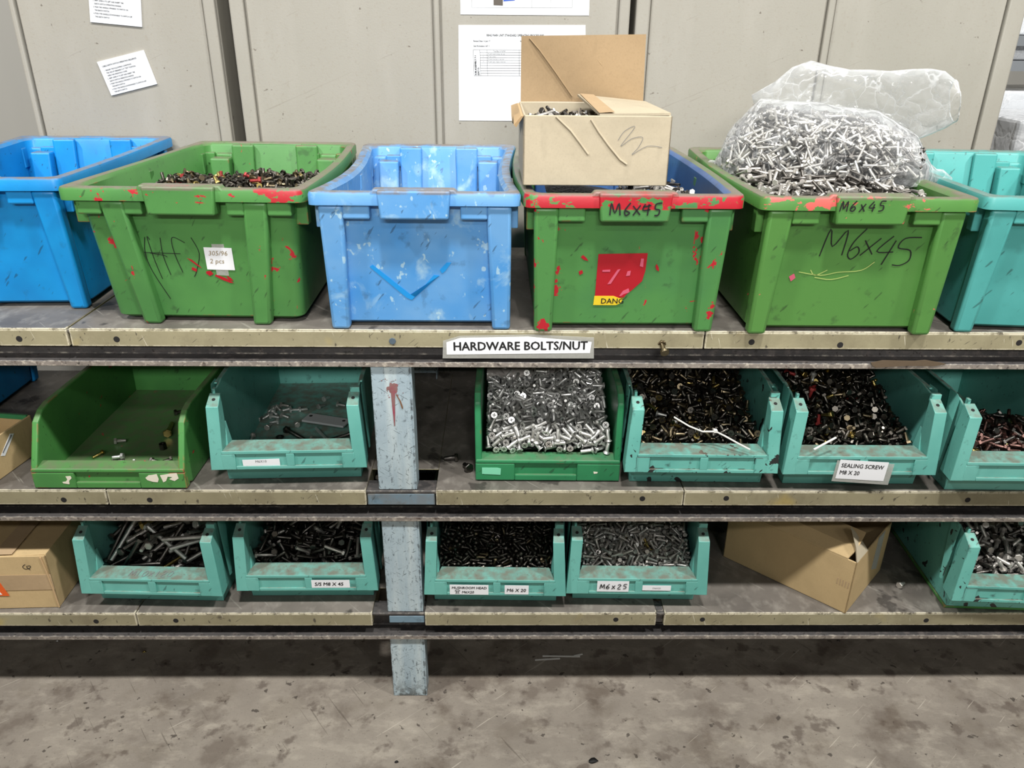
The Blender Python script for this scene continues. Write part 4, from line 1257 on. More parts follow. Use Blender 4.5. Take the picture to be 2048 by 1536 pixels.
# heaped pieces, largest-showing first; each number reads x x x y y y z z z (half millimetres) a a (turn) e e (lift)
DATA = {
    'b3': ('csk', 300, [17450421958308,14040351824834,14960542167137,17170782153359,17120351804726,13380351984837,16530431984252,15390351997504,16310351840229,16600351260252,14560361863706,15760552009625,
        15030351840253,15450361604845,15921052305840,15930562148437,14190532231348,16690552189524,14120512005956,15251412312666,13330742105948,17450351413805,12550531547823,15861682462163,
        12910361650373,14380441942808,12690792206422,17150511285949,13550361555329,13710562063579,16211732412853,14903863055859,13111692487243,13042692716524,16910511871357,14720682314732,
        17452392482872,13781082353353,14101282345652,16123272889463,15680431824254,17191852324846,14622782740746,17293262890049,15502922773346,16820952158135,14110792236355,15892592769854,
        16711542328437,12610541918155,15681882487041,16550872207231,16402492608634,16431472347633,14783993230642,13453472882856,13692332645261,14191152190548,13330541587156,14404113138539,
        16674243053456,14781262457832,14313042877347,15163812851349,15100461355547,15910511407549,15783432766244,14742312619464,14601362356168,12743712914157,12563272747742,16803702945059,
        15703592905531,14030541577641,17084083003835,14821702535975,12890561805431,13992032458332,15593982987341,12912092403849,15960471679467,13833162706871,16912832705432,15222692765258,
        16120531548747,16562732732147,15943062768262,15671542256065,13711642456743,16300732217157,17264233049442,16790441565463,13743882967035,12903372794464,15454273036647,15471282178763,
        15122222507755,16092392558575,16640541415450,15233312760172,15040521617447,13852552624964,15110721981953,16474033020126,17141162285334,12921092280059,14540481459129,15480531397543,
        15522552666868,17182522512526,12984102901129,12850602052236,14262102399763,16120802063657,14172342584531,15041142337137,13394213006433,13901532441937,14571672486560,17451232057259,
        14082922736277,13341522237163,12761522317660,12571222251308,12551882262364,14601092268062,16703092809962,14582632586158,16391132175345,13004403125138,12832692480523,13481332167663,
        13063532729460,15381852332752,13210541407441,15612192424561,15884273092156,16832372369277,16683452900524,17212672677780,12830531357844,17310521495668,13994082943046,16552642549252,
        14124213077859,13440551298344,12941162047151,15822372592338,13843282933727,12922862605184,13552322436638,12554162947328,14093122938071,16263042722342,13613082636562,12922382513530,
        15350752134579,13570521892950,17323842743872,14590522163928,13202942663849,13820491457727,14642112502431,15991362245867,14953082750035,14793472838415,17453192622755,13182742507654,
        17304433114666,15944082867943,15690531392562,13331252020724,14243972862931,14523222862234,14241532411129,17132572227764,13924473131351,17221642051110,16021662322838,15002482633641,
        15312422572440,14902142362755,16662102298132,14180511722860,12552632412224,17290551860824,13570641512016,13982922507664,13362052271316,17331442146237,13771082146451,13144532978145,
        14710541789731,17453702857336,14673902921248,14462922686030,16144252842211,16761742204813,12721031885477,16432152265080,17012742507068,16294613000853,13591732282669,13202212441074,
        14550651660025,15682392353671,17432402232662,14250491453438,15450591614345,14343742746847,13594302903432,16383632907161,12712242145148,13443272655752,17134402914063,15003722626459,
        14242322380155,12930601533259,16603842738149,14860641925472,13184012772313,14281522155258,17002092183572,13210611794622,14871242232163,12553052387771,13103822702715,15824702966555,
        17283022475062,12713862740150,13142602275862,13340841910646,13792962587164,13752262371949,15194623049863,13541932150834,15231082114441,15724152847631,16814972978248,14914343110050,
        13040691362562,14544462997069,13011792249351,12551442252014,17242042198233,16642722339551,16991682061631,13870701341261,16260671381357,13524762987051,16561532173259,16312542409024,
        15320791817357,13943512879017,16750731846355,15960691964050,14860771452064,12674302798761,15711241916761,13573652638572,17124322687744,13051051846831,14562882486524,15162832609937,
        12921492188260,17290831960049,15932262438062,14404172753214,14192782437753,16261852175429,13301061920822,17253152713032,14791662274542,15311702126251,14720761784768,15122012307746,
        16554392867350,12672512256769,12804472819342,16320881728561,14593872662926,15550971778046,16672902454752,15803642632961,15383522688917,13834602986443,16980711493288,12743492584350,
        13983962734453,16443402684052,16684683023154,16550671580448,16934032737661,15782762505118,13540881564729,17003402552523,12560851668807,16273962862127,16002922578651,13323032374718,
        16354342753268,15084112519249,15970681750349,14171742195605,13222372295633,15571682111140,14760852099941,15954572841247,15460951989156,13224822911370,17454822982229,12704613110066,
        16433422465543,15234462793720,12904862896972,16313882656459,15224882767541,15114272660046,13283672621661,16993572695031,15593112618453,13800701870174,13731372111559,17190741601987,
        14983972715847,13880951995027,17272862309365,15494232811950,12743942545546,17450891652756,16723092549649,13322472088157,17233862535851,13281481830723,14340911458244,15902972364646,
        16582512106851,15442462168152,16391881993049,15404752943660,14524422704868,14803052532563,13821341907248,17274562949128,16871112023461,13513942751510,15772001997727,13951051737545,
        16972412113646,14692162257759,12812912357527,13290871693143,15714793164927,14734653104332,13211672000235,13782972227041,15160831492064,16142822213530,17332622096941,15014362867256,
        14004782841951,17444282687356,13382742423925,15222282212167,16821391890159,16793322522114,14862522315157,17452271967340,14932732340046,14473512580360,14284492996424,14960911804259,
        16754202782446,16641111921923,16355302786654,12864672754354,12673292489171,14941332046934,14281051987649,17171221817451,15821292099244,14174432646452,17031311547442,16202332072833,
        13333312451348,17411801952415,17451451777353,14874902999950,15984122629657,15541621893733,13582412223453,13741752020040,16491011759053,16441511995664,13523102267141,12802002026852,
        12721611949444,12551261777736,17450941447342,15911621912227,13042792186828,15003102467740,14551222018053,15502952412343,14704332911745,13951932165073,15501131584558,13784472697150,
        12713112186741,14491992206871,13001912037124,15523682643558,14113372567454,16043432637438,16371001962345,13844693201653,16143092449655,13111661801744,16712872154455,15620891504955,
        14703332380530,16613712484158,15482802232236,13854992694857,15575042750057,16911571770352,13901071475050,15183312444324,14451792013752,15822562231162,15945192878565,14033732665263,
        14693102350335,17050951425151,16042001828451,13673032407152,13294282699448,16141161827049,16224773145743,14022242150844,16620861403861,16402571992665,15794342660056,13454652725855,
        16781121634817,14454792764838,13153362346740,16824932735955,14682762126548,12724142625149,14500861640444,15711181683549,13531701828566,16324732753655,16592291890861,15021521729448,
        15231631894039,14023292343462,13962582354160,14333672431056,14353092517427,15091271847428,16841951973061,14154642881562,16882972273554,14774092608724,15603852456542,17264732790637,
        15803752437041,13591211712947,16132482237966,15961972092277,16295003078724,17165082888141,13214703183448,14443122253762,13242062037948,14503532370553,13903862535055,15015142891214,
        14045162674456,14302572082664,15053512515132,15832992127242,17291491647441,12712561979349,13823592455849,13371341548344,16221211533161,15691751728544,13695462711353,15822632005054,
        15864782746348,14782522041358,15983652507729,15643382428762,16203052239647,12902131816943,14081021902654,16002252053359,13001291604849,13672281936042,15341921985057,15981261727624,
        15980871610129,12951291825056,15961491630754,13185222864171,13775382901865,17223492416943,17453542417344,15282952327731,16181651960523,13744772881861,13564743207359,16904943189941,
        15776073398748,14156433365763,13464933336260,15225803338660,15985373330547,12665863319225,15086413310434,15735493291259,14876163294363,12985933283564,15536113283855,14885593270145,
        14146013276546,15035363279743,14335753256163,13966213255656,16024903244723,16836273234950,13396023232522,16076323236862,13186183232543,13976493225258,13595483227243,16785153229966,
        15725763215253,16095873212727,12745533202506,12946303202955,12945163203962,13805163202151,15905163192230,14834843199959,16436343186759,15535163189950,17296133171541,14766043164250,
        13725833159045,15325863152945,16245643156632,12696233151424]),
    'b4': ('cskd', 300, [13910482022163,16970502058535,14502402634141,14460371840158,13310371830136,17311672328441,17331142160049,14220922155465,16981222235830,14260402024645,14651302262859,17452222487019,
        17270912088755,16380502157047,14032812853456,17250521988531,16161172319956,15150882307230,16680352044761,15221942579661,16272562684858,17032122444965,13290762046375,13410472021647,
        17282292656842,14982322652768,17123102890958,13892722733647,16652942765155,13401972478742,16221372414316,16040352204726,14980362204288,15202712729053,15323632968857,17032572657852,
        13621362254235,14201682350727,14491712422962,14903562963447,13672202473229,15911232436558,15271572434552,15782252465760,15792572695551,16521262242283,16353842897229,16973412958747,
        12823893131563,14021362246635,16114092941563,13422892794852,15340352104675,17052982640060,16713432886370,14483312966358,13413692926223,16302462485861,15741232265853,17453172747245,
        13070771957747,15741492497518,14632042529640,17343923118249,16660952167144,13121492249756,13680732079224,13701612304552,13073602974559,14921912397662,16663723088744,14993953034365,
        16222972816454,14013462974727,16663152820243,14042302596451,13744223145956,17450502087257,12960351823092,14790522086959,15380742227941,13742622507377,17133752943016,13020912155149,
        16211002175046,16592202445949,14512922806757,15403863059445,16711482198264,13152062234614,13043843074224,16624263148446,16571572440937,13944063068364,14910892216053,14582622664116,
        14891482252038,15270551833326,15172972770131,15684253028122,13650351784209,13832122338154,15500962168760,14393973028063,14724043216630,16944243138730,14120471757549,15503172827230,
        15860351784583,15792482490349,14380762043624,16040602159417,15184263037118,13870902023171,15870882147142,14464393204542,15823752869542,13482692691232,16080571742456,15083252829639,
        12712842878962,14783572747560,16173232796057,16250481897447,15650482032254,13663682905325,13132772428158,16152072356218,15410491667752,13113452786660,14383162775746,15142462578144,
        15281952379951,13262342419260,13532642476962,14950481777682,15974273056849,16872502508530,16652502429119,14852822679715,14682492524529,17021932325763,13453352787238,15863952968678,
        14262132344661,13673922920964,15772992697539,13351032011061,14770431642920,14123312866049,13213032549117,14051832220721,15392492483321,15171242274358,15923502718946,16091692361731,
        13263892972146,16921532348283,16570591776761,14352342412024,14532872594147,13900471782550,17120541784653,15613532814927,16374533066773,13753452767144,15952102436437,14423552950627,
        16712802591824,14430581924732,14024533059052,13701162176774,15550491842849,14351352133943,17084533058251,15761862324252,14641702240574,13284283099424,14600832013240,16363522754828,
        13000691735849,13201122154718,14880701780065,14644213095751,16424012743655,16810361649308,15671662354934,15040351625332,16133652772924,17151792196157,14130791903511,16431832323762,
        16593872907540,16643082536346,14941352090842,16853992916281,16651982386774,15261442279447,12813582689165,14603912918351,17450371713509,13374483079929,14974282962459,13793832701259,
        15293482782925,14511872226232,17413942887542,15344693017657,12554293157755,16820841973313,15874443195011,12992772587560,14244462811455,13371802143867,12764093021855,14201932336286,
        14672262470238,17171272016041,17294593189151,13672252079350,13754322930741,15720651669554,17204092947141,17103202695150,14131102051858,15233332540649,12640361780422,12953032678071,
        14192792433113,13650561813114,13692982626820,12991432032834,12673772754729,13962682402791,16592722414753,13370611619607,17451832052121,16414312943128,14094022723664,15712692525243,
        14381261928065,16570622009751,15140892060948,13432932582159,14810791550458,13184432936748,14781132003425,13834543205737,17113562810250,13353332527932,14073012390455,13021231852036,
        17240551465262,17323192499849,15763412532414,15494352911924,13351432036254,17162862480346,14293712885647,13140361553409,14480571562212,14901842189853,14164022947840,14783082701468,
        16152822609851,14933812768962,13601671918864,17090761674156,12664503268332,15512912572119,17430661684088,13140561632316,13720681460958,16760771518165,13352112157216,16480411590836,
        16623312685352,15190642065662,12553772957857,15223892779450,16251542161084,15192142450259,17172632505423,12860991792633,15610501558566,15394032900044,13563422562465,17450991517250,
        16851462029861,13141682144454,16120822019662,14093002683435,14600691843836,13440931715450,16233182588746,15564682949077,14761471993364,15964652974037,15360951797261,13541421852429,
        16231142012065,17181572107369,15170721537042,12934423064435,16224692972803,16791081489750,17454332967179,16280561661761,14541381993241,17292392461150,15831852113944,12690741907464,
        15862232235249,14142532217642,14993572668161,17324352724659,14412722391441,16724222755354,15421792117538,16734533050454,17452112082929,13494823033226,13591952212659,15583222501815,
        17020941928351,15042962549146,14114743089431,14061512067030,17322452214460,13363792714955,16192592212633,17200801383961,15402932322029,13043912767532,16140711552047,16043582533853,
        15953292482131,15801241912908,14684463060578,15780881917529,15882442240346,17453532647234,13831442007612,16471542114610,15051941956548,12683992780157,13792432169754,14764092883245,
        17304142739641,15221682192270,14344262841164,15661552117150,15980961784240,15383192426769,13352362204839,17290971800068,12924593270523,14822682453838,17221291727558,14303342690752,
        16902322206658,15583852687163,16172722392043,14122072021564,17454863157123,13093412547841,13231671931948,17021411607742,14912522303225,16744572817352,13891691851163,15360491447543,
        15553712499753,15804372868637,16370961896934,13211101831050,13302712247340,16031382142854,16580951941851,15442302258052,14684422770855,16273282354754,16165082897650,14823192368043,
        15042202026051,14964282720858,16723892632965,17442672142866,15704912862358,15781741934440,15930731483363,16054042673663,13654142815654,14900911885354,13883572601161,16952012136541,
        15054642906993,13861892117045,14002472445847,14603832692447,16584782842154,13711961955152,16992902303951,14472602229749,16522912200561,13642612235151,14150581530045,14353562544162,
        17104032658844,13111091636846,12703322723553,12811211984029,16571781738544,14383872712852,14652212253954,17204652849065,17063422650040,15842952414852,16931511807652,14201021604557,
        16683252363563,16433782574558,16754763010031,13840351475908,15824002638443,17324982900250,16801722079214,16502282253266,14454702933815,16322142153664,14220811525053,15624513246062,
        15800551458344,12744723161362,15184972841459,17012702155053,14453172409245,14623612529245,14773262574752,16193062369637,15612141923663,14004622852654,16642532059250,15984492829453,
        16870621331459,15921701761157,15543442512512,17281541895032,13680801834764,16963212463250,14472202078846,13770991854162,16141301885754,13041821912369,14881261736645,12554462947845,
        16763542569930,17164863096318,16913852747278,12703022604161,16622012101128,17063632523465,17171861790660,13114692961455,16385062872655,13854923000629,16611261751774,16811441617243,
        14521831946146,17323092305253,16321711813149,15961491925055,13771291688344,16805173120521,16974362872242,15094112660256,15444122667432,16391071707732,14595032836052,14224952954103,
        15560881692810,16323572488948,17301671720258,16231071534760,14882342179562,13664602902053,17451391757274,12852222280458,17152262239827,16681871901128,16834953079843,17121942001658,
        14621031728935,12880491497346,15284652807349,15151041654558,15181212035539,14001281826668,16251732046027,15002762368751,16454873166926,15251932082665,15494923042220,13604643280959,
        12700912047272,12846343532256,14556053458023,15535863444637,14535473420484,13716273420766,16366083427252,17135863416764,15646213415830,16255473409744,14045833407150,14106333401847,
        17306173390679,16095193390042,16896253371429,14576333371553,15394973371351,15645593378011,12715023362154,17165403365869,15376343360830,13476013369658,15866283357030,16625333357061,
        16046103352273,12745903351285,16586023342623,13825933342055,16596323343651,13324983346664,13905393347437,13196493335249,14895613339248,12686383330442,14766203322930,16015373320227,
        17315793311460,17276363317117,12676103319317,14775273318841,16236373312549,13605593315531,13105373304723,12926163303925,14246173308365,13285713303216,16135833299822,16015613285244,
        13706483275364,14235323277155,15114893271540,14946333268245]),
    'b5': ('hex8x20', 300, [15530351979517,13710402394119,16240351870342,17110772090559,14181282558864,16800441929763,16060452170720,17260451928121,14710372065813,13580351864755,14270572365762,15951512400440,
        15422162709935,13732522833384,14020442215358,14273563241963,15001012285749,14412282833979,15900491995864,13412773045564,13811182357219,15142602879757,15430992407628,14573043049542,
        16283523070344,15200852407527,16941532311554,15170512147455,15792922958029,17182902768022,16232282560044,14004093207951,16923002702361,15583693247441,16602452609813,16762092442962,
        13922332726229,15344113141259,13180492007549,15943883147448,15752512776246,13363383128936,16002562656234,16610781899776,14853333197556,14820471819438,14232712883258,15522842907855,
        13781552521523,14452742968239,17261472161411,14791382416327,14530522121332,13571202443225,14960572302533,16042992889024,16124173222855,13860621850527,16731602406850,14882252726365,
        13531102096686,13641842686139,16122102475463,14210351885426,13993723064229,16551242209224,14982832962130,13093823258756,14621712647160,17092282406432,15051372337067,17281132032862,
        16502042436963,15431472399960,16453943129159,14320411690763,13861752659182,15240451921143,14250631955428,13260592221730,17293312802851,16463192816750,13932662939593,15770652180736,
        16743512758761,16833782998808,15830511757752,13633943338911,13773212996153,14654023088374,14612452804931,16653142687553,13373893303749,16270742152423,16792592608847,15031612390360,
        17071602055948,14023512979443,15601902449465,15092122652228,15351662577867,17133712850116,14611032270609,17184443204170,15141932411259,16320621842708,14513303040140,16221932331330,
        15164253101861,15483432893220,14684263275033,13060581718054,13842913005830,14051132251875,16394333197338,16603642893327,15210401566712,13460492141744,17051151977654,14471932549821,
        16071071994186,17292262277234,16100862241091,15013383030461,14640802144655,15383763126843,17134192974425,16341782217266,15252832752560,14970512022243,14131582443567,16152502491264,
        17250571552623,16821141987154,13153193022747,15440782044230,14811772424514,16173712961573,15053833117426,14441202270719,16574633138464,14722222556450,14232322696755,15601082239677,
        15303322827572,14713772967874,17140661801456,17133012541553,16432982557839,15823542835323,14521502210650,13692762706145,15674263273769,13280701638145,14620361530477,12900522168156,
        16273482836456,16681822208840,16824492998955,15392532571729,13372752816155,15613172765729,16490902062811,14212102465239,14551532456452,16980901771835,13344043049158,13380351560355,
        15450491594027,14080672131365,16610521512228,13820481619166,17012672338049,14401772401921,14483752997057,16880521562527,13463702993525,17084813056431,16581681904656,13951982629661,
        17274673057129,15761432242442,13851442265633,15872272434669,17170851586247,17272662338023,13763982991344,16081342049220,16641512099030,15901241964076,16003232858923,13974583138865,
        15432212429730,14233742872573,14483472806455,15602892670944,13850752126289,14824193089068,17093972824559,17284152782923,14444613052623,14101492022804,14903272789352,14211742282962,
        16164412983756,14482232371656,12994223158859,14662762749564,15421262275749,15442892489936,14382942812557,13624463250143,13533122733938,13700922081232,15650781845539,15094633056636,
        14414293029921,16170421569743,13184413244137,16742262252250,12773733277471,13491592414658,15543692905031,15531722324535,14842012430574,15260951627944,17151691733629,16714243024038,
        13271372369480,14321042161516,16121571872191,15083472762574,14772562624737,16650671681139,14770791752519,13193762967857,13520621814363,14370761805133,16003902916532,16150831845255,
        15772702615641,16084623303926,15801792205628,16364102807859,15764422967377,14033202818053,16363362661541,14121182031162,13911812293156,14274023104531,14921582147442,15134322797243,
        13351261940914,13592772420358,13543382803648,16261941936956,16624102823229,15572462340338,15580961970067,13472152573940,15034583327256,17151922194947,12990742271127,13721171739650,
        14930511487543,14393072582244,16102272109136,14335002955860,13954382968647,14563802675358,15464052976341,16292432321052,16132832535630,14683122748848,16453202401450,16482152168729,
        16321071952191,17014863271863,15373962637231,14162822647253,14420701559350,15970711623430,16340691485343,15812802342933,13871331973820,13922462517735,17294982967125,15030911662859,
        13282982825822,14312492456045,15052462408937,15041952190445,13681682186715,15884152946255,14222652341361,14180491473663,12850501667547,14792962338743,13723192587942,16813372503540,
        16101031602948,15623882777702,14672852504334,13552452393629,16861451719828,15992042135627,14883992787715,12720391920449,15570821542262,13754303424859,15834563193115,13531392093962,
        16741251613020,13624643052655,14361802084539,15690491431761,16924012628844,14204512933157,14102912436448,16802282023139,17293892517245,16773092410241,13654163106409,16542561981364,
        15333232585941,17051801935836,15142642514066,15591251953962,17162442023948,17142251855055,14524853121722,15702002221265,15374653031964,13452482628077,13124403451562,15141762004444,
        16744502778049,13743542833050,13461551885453,15394262891241,15731591739346,15301941908743,14814302811663,17043462563129,17144702709848,15882622213023,16331061487547,16712021896958,
        15604612993207,15841131697862,16512111787432,14782232320955,14834852956044,16481301993964,15841651943338,14841232049652,14624493004005,14210901935554,15785073118874,16863672653735,
        15621541923756,16332782215375,14904753146651,13332082753357,15583152370640,16881981730156,14351071699451,15643402542842,14713282553152,13161171783564,15362122048859,15992401933166,
        15525032895054,13980851611261,14395402953558,13081022351339,16712722406038,13682202254841,15341482125840,17055192962632,16324563073160,13390941985062,15294713317337,12734213473165,
        13596243667227,13365983667845,14526113652249,12746023639452,13235503623559,13065133615560,14126333603534,13625293604018,14315913577249,12565873562923,15716473569762,13505093558858,
        13226303547733,15136303532558,12796263537625,13576483525358,13975393529446,13435603510366,14605863506941,13846123502935,16766273502255,16055923494361,14795313497233,14896313493157,
        15255893481866,12575593487864,15366393473730,12566313452263,14115963447626,13075643442241,15765123430856,16285373439036,13086433425653,15495843427861,13785253428576,12805643427938,
        13435973410141,15855583402343,13925773404145,14995963405660,14466283407545,16935583409870,16635533407955,13894913395029,16295603389424,13404963384549,17294863377257,16076123379439,
        14915493372165,14704683377064,16536173369613,16605923350631,13934653358276,12574093347844,13895523344551,14706273348149,13355373345554,16975803345530,16715133339652]),
    'b6': ('hex8x25', 97, [13710412054531,14990441830045,14830781935337,14621561927765,14300481799544,15891701862961,16584211319746,16462531883055,14551961867007,15402041824257,15681521813761,14970661800559,
        14870361654850,15052421812448,13860571933650,14020891933950,13780351694007,14371011884730,16192531807736,15952391747153,15331231741662,14911791904328,14601481715656,14280801704229,
        14602241879448,15792931611246,14761301766131,14240631529952,17054291316924,15272391776828,13430651856557,13510731607149,16724691119774,15001671739162,14321821783564,15353291562664,
        14841021819651,15861081783961,13770801582258,13960741716945,16933861295570,15853311519633,15781211594252,16294421225049,16081981802068,16793071819048,16292931616949,14021281723365,
        14823021708362,15814581205326,16582981768548,14921171641156,16634481059455,16054681155516,15452171620861,15813521428630,15361851560845,16373101354360,14950481481258,13971701955345,
        16422091817939,16522431651754,16453591299664,15603021525861,15842641581432,15430561476450,16824051056065,16793521480521,13741341703657,15391541600746,15402441601563,14240371464756,
        13310361604960,16683291409841,16763151580458,15560581675161,14482471759436,15801661612656,15740871684434,13551281878435,14391091638747,16462711501949,16272021544055,15032641528855,
        14750631521760,16324410989053,14941961719460,16374011163749,16141601661557,16092911358746,15002161593654,15360941556651,16143061194048,13891711709953,14312301678254,16391721384456,
        15363751503446,12831492044768,13191722037750,12961922016961,12570862007831,13452641952225,12572791942259,12670441933517,12651121936532,12641901921819,13772101922549,12752211910954,
        12830991915927,13190741905329,13333031862443,13722511867001,13311981868032,13722851848955,13552051828130,13152601821931,12781431824759,13111171817141,12762491816046,17061741789204,
        12881661779749,15750411760229,14502761755054,14052451757145,13300841737132,13301401732356,16150771736232,12912081737655,12703011734825,13082371708254,12870531707550]),
    'c1': ('hex10x120', 45, [13011182546825,15230812544363,13331142631771,15431342816557,16320962700447,13700391990180,15270962225921,14271282671553,13630802049550,16511112411146,13920531484742,15251121800252,
        13520891760859,14601752437450,14211712671651,16490961775838,14941392181360,16171352417231,15771271566343,13112172786841,16051833040554,13681161595242,16881562741835,16982102776863,
        13611482377247,14812133146144,14191612382650,15151481751163,16442272496346,14252322701749,14042482826444,16121602191451,15612042856437,16751771757539,14241371502263,13162862936736,
        13622232035845,15312482121363,13532322357141,13392502621461,16383182556341,15853032117740,15222542396537,13082421786939,13243512206641,13636013376573,14952893336347,16524583317449,
        14566203309351,15374013295255,13684383245151,14455623218056,16154983206359,14786443140268]),
    'c2': ('hex8x45', 153, [16070352260134,16630652142169,14860371850241,17030722087631,12790982182258,13740622053665,15070922357644,13560371894827,14021502559048,15651522489153,13551132364849,12950501865353,
        12900801940759,13561592588646,14681492575328,15310522084331,14310682179381,14620572071425,15961012430550,16440571865748,16070672066255,15790551725254,13321342597657,15540702102863,
        15671292305356,13430741977462,13021772285856,14941272215257,15810762165011,17081502504453,13990631873846,14960822080529,16811412155458,14460971985153,16101212078363,14081292334047,
        16371702274343,16570631630951,13140721636547,15362012596656,14781052140145,15251522411621,14060391550029,17020611635856,12550772022436,14712022406460,14290941647453,15961632481179,
        15762112561057,13611412118952,15141522154966,13791191875364,16331812543223,13072012572762,16361302028650,13561672355844,16121532294324,15981952610861,12580731617650,13102132255852,
        15390711528545,14342372327255,12571792047754,16981712694461,12942612195242,12961171813949,13590731607747,15790691523857,14080611320457,12941642068351,14520871687656,16280801800944,
        13822022470763,16741261838458,14062332322055,14631301973070,16602272387144,13910671531864,17071982316545,15110741627534,15302092316744,15751411967957,15671311695850,16691822126540,
        16811952559749,14221452203760,13612122551160,15541501725551,13011321533364,13641421860961,14690741487644,15591912282151,17101302015967,12850671457529,17455323057460,15092132426649,
        16302442466338,14920811502462,15700971824065,14741621942466,17191712191639,17390741937253,12660941387245,13761281632553,17261052011965,16151141841741,14292402603857,13291241518238,
        12862202027118,13921962026153,17045733329130,14692011871361,16612062081452,13141541853048,14552142291950,14491721957338,12551521582463,15222242108842,15701752121751,13250701378539,
        13860901396043,15101701780253,13432021990741,13141801609752,13641981739553,16861141629450,13912662195356,16312632103062,13020741308044,15652181908644,13512272408725,13772402418123,
        13242612047846,15662532013560,12772881988443,16894892916549,16961912061754,16242322157032,17061691859956,16912192574654,14052392074644,14592792131358,16521871845546,14662332578758,
        16220981574455,14442181926741,14981652007344,17345122887750,13502561972565,16072542222475,17450731707449,17260902268148,17434343137350,17046023464645,16295583392550,15416123383149,
        15745363370838,15576313322937,14596203320740,14545533312453,12865453293970,14826673295256,16825213292855,14164523296451,15185353263959,16946303264555,15785933241255,13965393233558,
        13974733234370,16455553222348,15156143221933,14794553212561,15796273201450,16534173205242,16806073199553,13695233184341,13056143172353,16995363167949,13324663154751,14785643142148,
        15734753137742,16655453137349,16364633129957,14324443121448,14506303102848,13794393105262,15255523102375,14485623091131]),
    'c3': ('dome6', 300, [13680332035324,14390331760242,16430332184843,15900902293864,15370402210947,14870332124740,13370472069141,14151892420741,14070341934850,13310381914461,16102022530147,14350342104747,
        15410351875230,17170762247034,14890762225739,13910572089524,16521572409047,13061552266444,12930331855328,17230331871008,17470922142861,14411472404149,13771532365141,15740341904486,
        15290332004730,12870732049959,16861912424366,16131632449448,16891012318939,14490472179751,14970331860990,14630331934852,13690331720259,17040502124954,15480812327048,13791082193654,
        14190872226448,12951942404752,15391072386841,16610382035925,16140331942694,13611062075158,15061692400433,17331742350948,13162072449250,14192142546439,17341892510551,16190432276360,
        14180602146444,14521212369344,16962012539234,16171122289963,13872132456427,16670702198537,13271392206461,16190912189727,15502022531974,16131442329549,13442052493153,13481622387048,
        14381162179718,12631662253747,16721092214462,12741162039520,15701692400160,12662032347128,15081022308559,15141942542753,16660331714763,15511662507150,15890461808657,12982302481235,
        16760411908873,14700912283536,14051172298558,15090532169039,13270882171940,16871502393243,12710431726632,12840541956662,15931202325445,17152202568235,16561892456756,12831872256861,
        13530891901847,12801402168258,16360401796129,13060401719342,16480482096625,17340402053619,17011562277141,14121532276151,12560361871485,15530431750362,13371832346751,16990712067922,
        15760542023916,15050742109661,14821742420230,13100611961432,17362272493959,14380982089851,15670642161419,12760981970129,15550341600254,14130401715752,15581462354031,15341392322855,
        14582062428380,14552332564855,13501312267758,16431312214923,14700391663927,17050431922124,12531032187761,13020982063630,14881262320219,16840882125780,13101232098248,13320812026654,
        17470401907015,14821102253633,17241412227832,14972052412416,16462242438462,16711352298963,15041272397562,15361742448324,14521702305048,14791462331660,15751432259361,14972242494357,
        15392182464558,12541662087761,14141722346166,13991102148647,14500642063457,17471432197177,16950461747065,14382092363462,16450812158723,15100361599955,13430451726544,15220912154739,
        14571862380440,14960532044761,13710772007351,14630802112509,13342432494530,17291732186149,16320542012067,12552412442562,16080522166248,17002272462761,13811352136620,16262292453437,
        14802022482836,13011852247366,15541302293523,15800772201017,13631362112455,13921842255780,14010732069229,16361922412041,16980381584338,15672052448682,15922192480045,16181882375974,
        16032332611145,17260772020580,12532152144105,13772292406167,15510602078535,15432352449433,15950652165982,13562092379165,17340611990248,12802122286223,15211152237611,13492412397852,
        13401292116857,16281172001011,15691252156661,16751832301227,17342492409554,17231022191859,15330572087920,17181982337548,17071322133224,14491532249761,15850431628746,12742592297062,
        12891311913417,16302502548846,12530801868791,14452362378849,15031662212231,12911752121930,15030501823657,15772312601742,16842422616646,16692192389279,17001132148440,16580922118732,
        13782482435455,13700441895531,16750571570955,14992422569155,13201732153337,14360521570760,17260521625561,15791952354631,13601782259156,14041712205958,15591842325224,14390591801443,
        13140551799846,16670571964642,14062032305669,14650521840038,14461322224354,12650641875856,13430581929946,15752242342965,15910611943241,12850461608246,17471672122013,14900992126250,
        12950831920050,15011902320237,15741852198867,16351482160661,16371702271551,14122422499043,16602412651768,16240491601757,16060531752765,14830571639452,15910691683860,15972142293040,
        13761982215252,16570331544857,14042332347248,16711061994365,17241172014643,12871492006131,15311892343267,15701622244131,16222182306958,16021782174832,13822372560128,15230591776119,
        13210671605255,13640651570454,13820431571770,15042472404740,12531111932351,15882452418948,15891632185319,16652522512654,16481392027947,13162002269241,14541292058844,16642082209658,
        15801122064932,17211522019964,12591441963722,16091282194841,16170652016942,14111632064734,14101392100755,13232182251476,15251562122463,13742212244349,15670982074815,14632442419543,
        17350821865230,13960851936342,13801722122443,15950961995531,17470511697823,17292192241865,17412052279814,13180491570150,12530521642360,13501161821430,17351311999765,12561101767946,
        17091752026760,13331481986446,17082422338454,13481822055246,17190931980844,13690551741266,12872492466774,13971071961236,14220541950764,14201152048420,17330331494854,13342292134243,
        14210641660943,16340981866640,14831582041780,15470831908859,16952012289127,15012292320247,13241101911658,12962202215731,17221691910761,12780771674659,16962192249843,15282452248260,
        16810691787863,15641631987461,15440771726846,14771902143629,13400941760425,16021522150854,16921752185645,13601381896165,15611292006158,16811182073661,13300751739059,16970771719070,
        16572472343963,13121521991455,16621752202740,17270661721918,15602482502330,15261322179532,17382152081263,16132812240357,14632342170153,12952462256461,13802442192165,17341191869655,
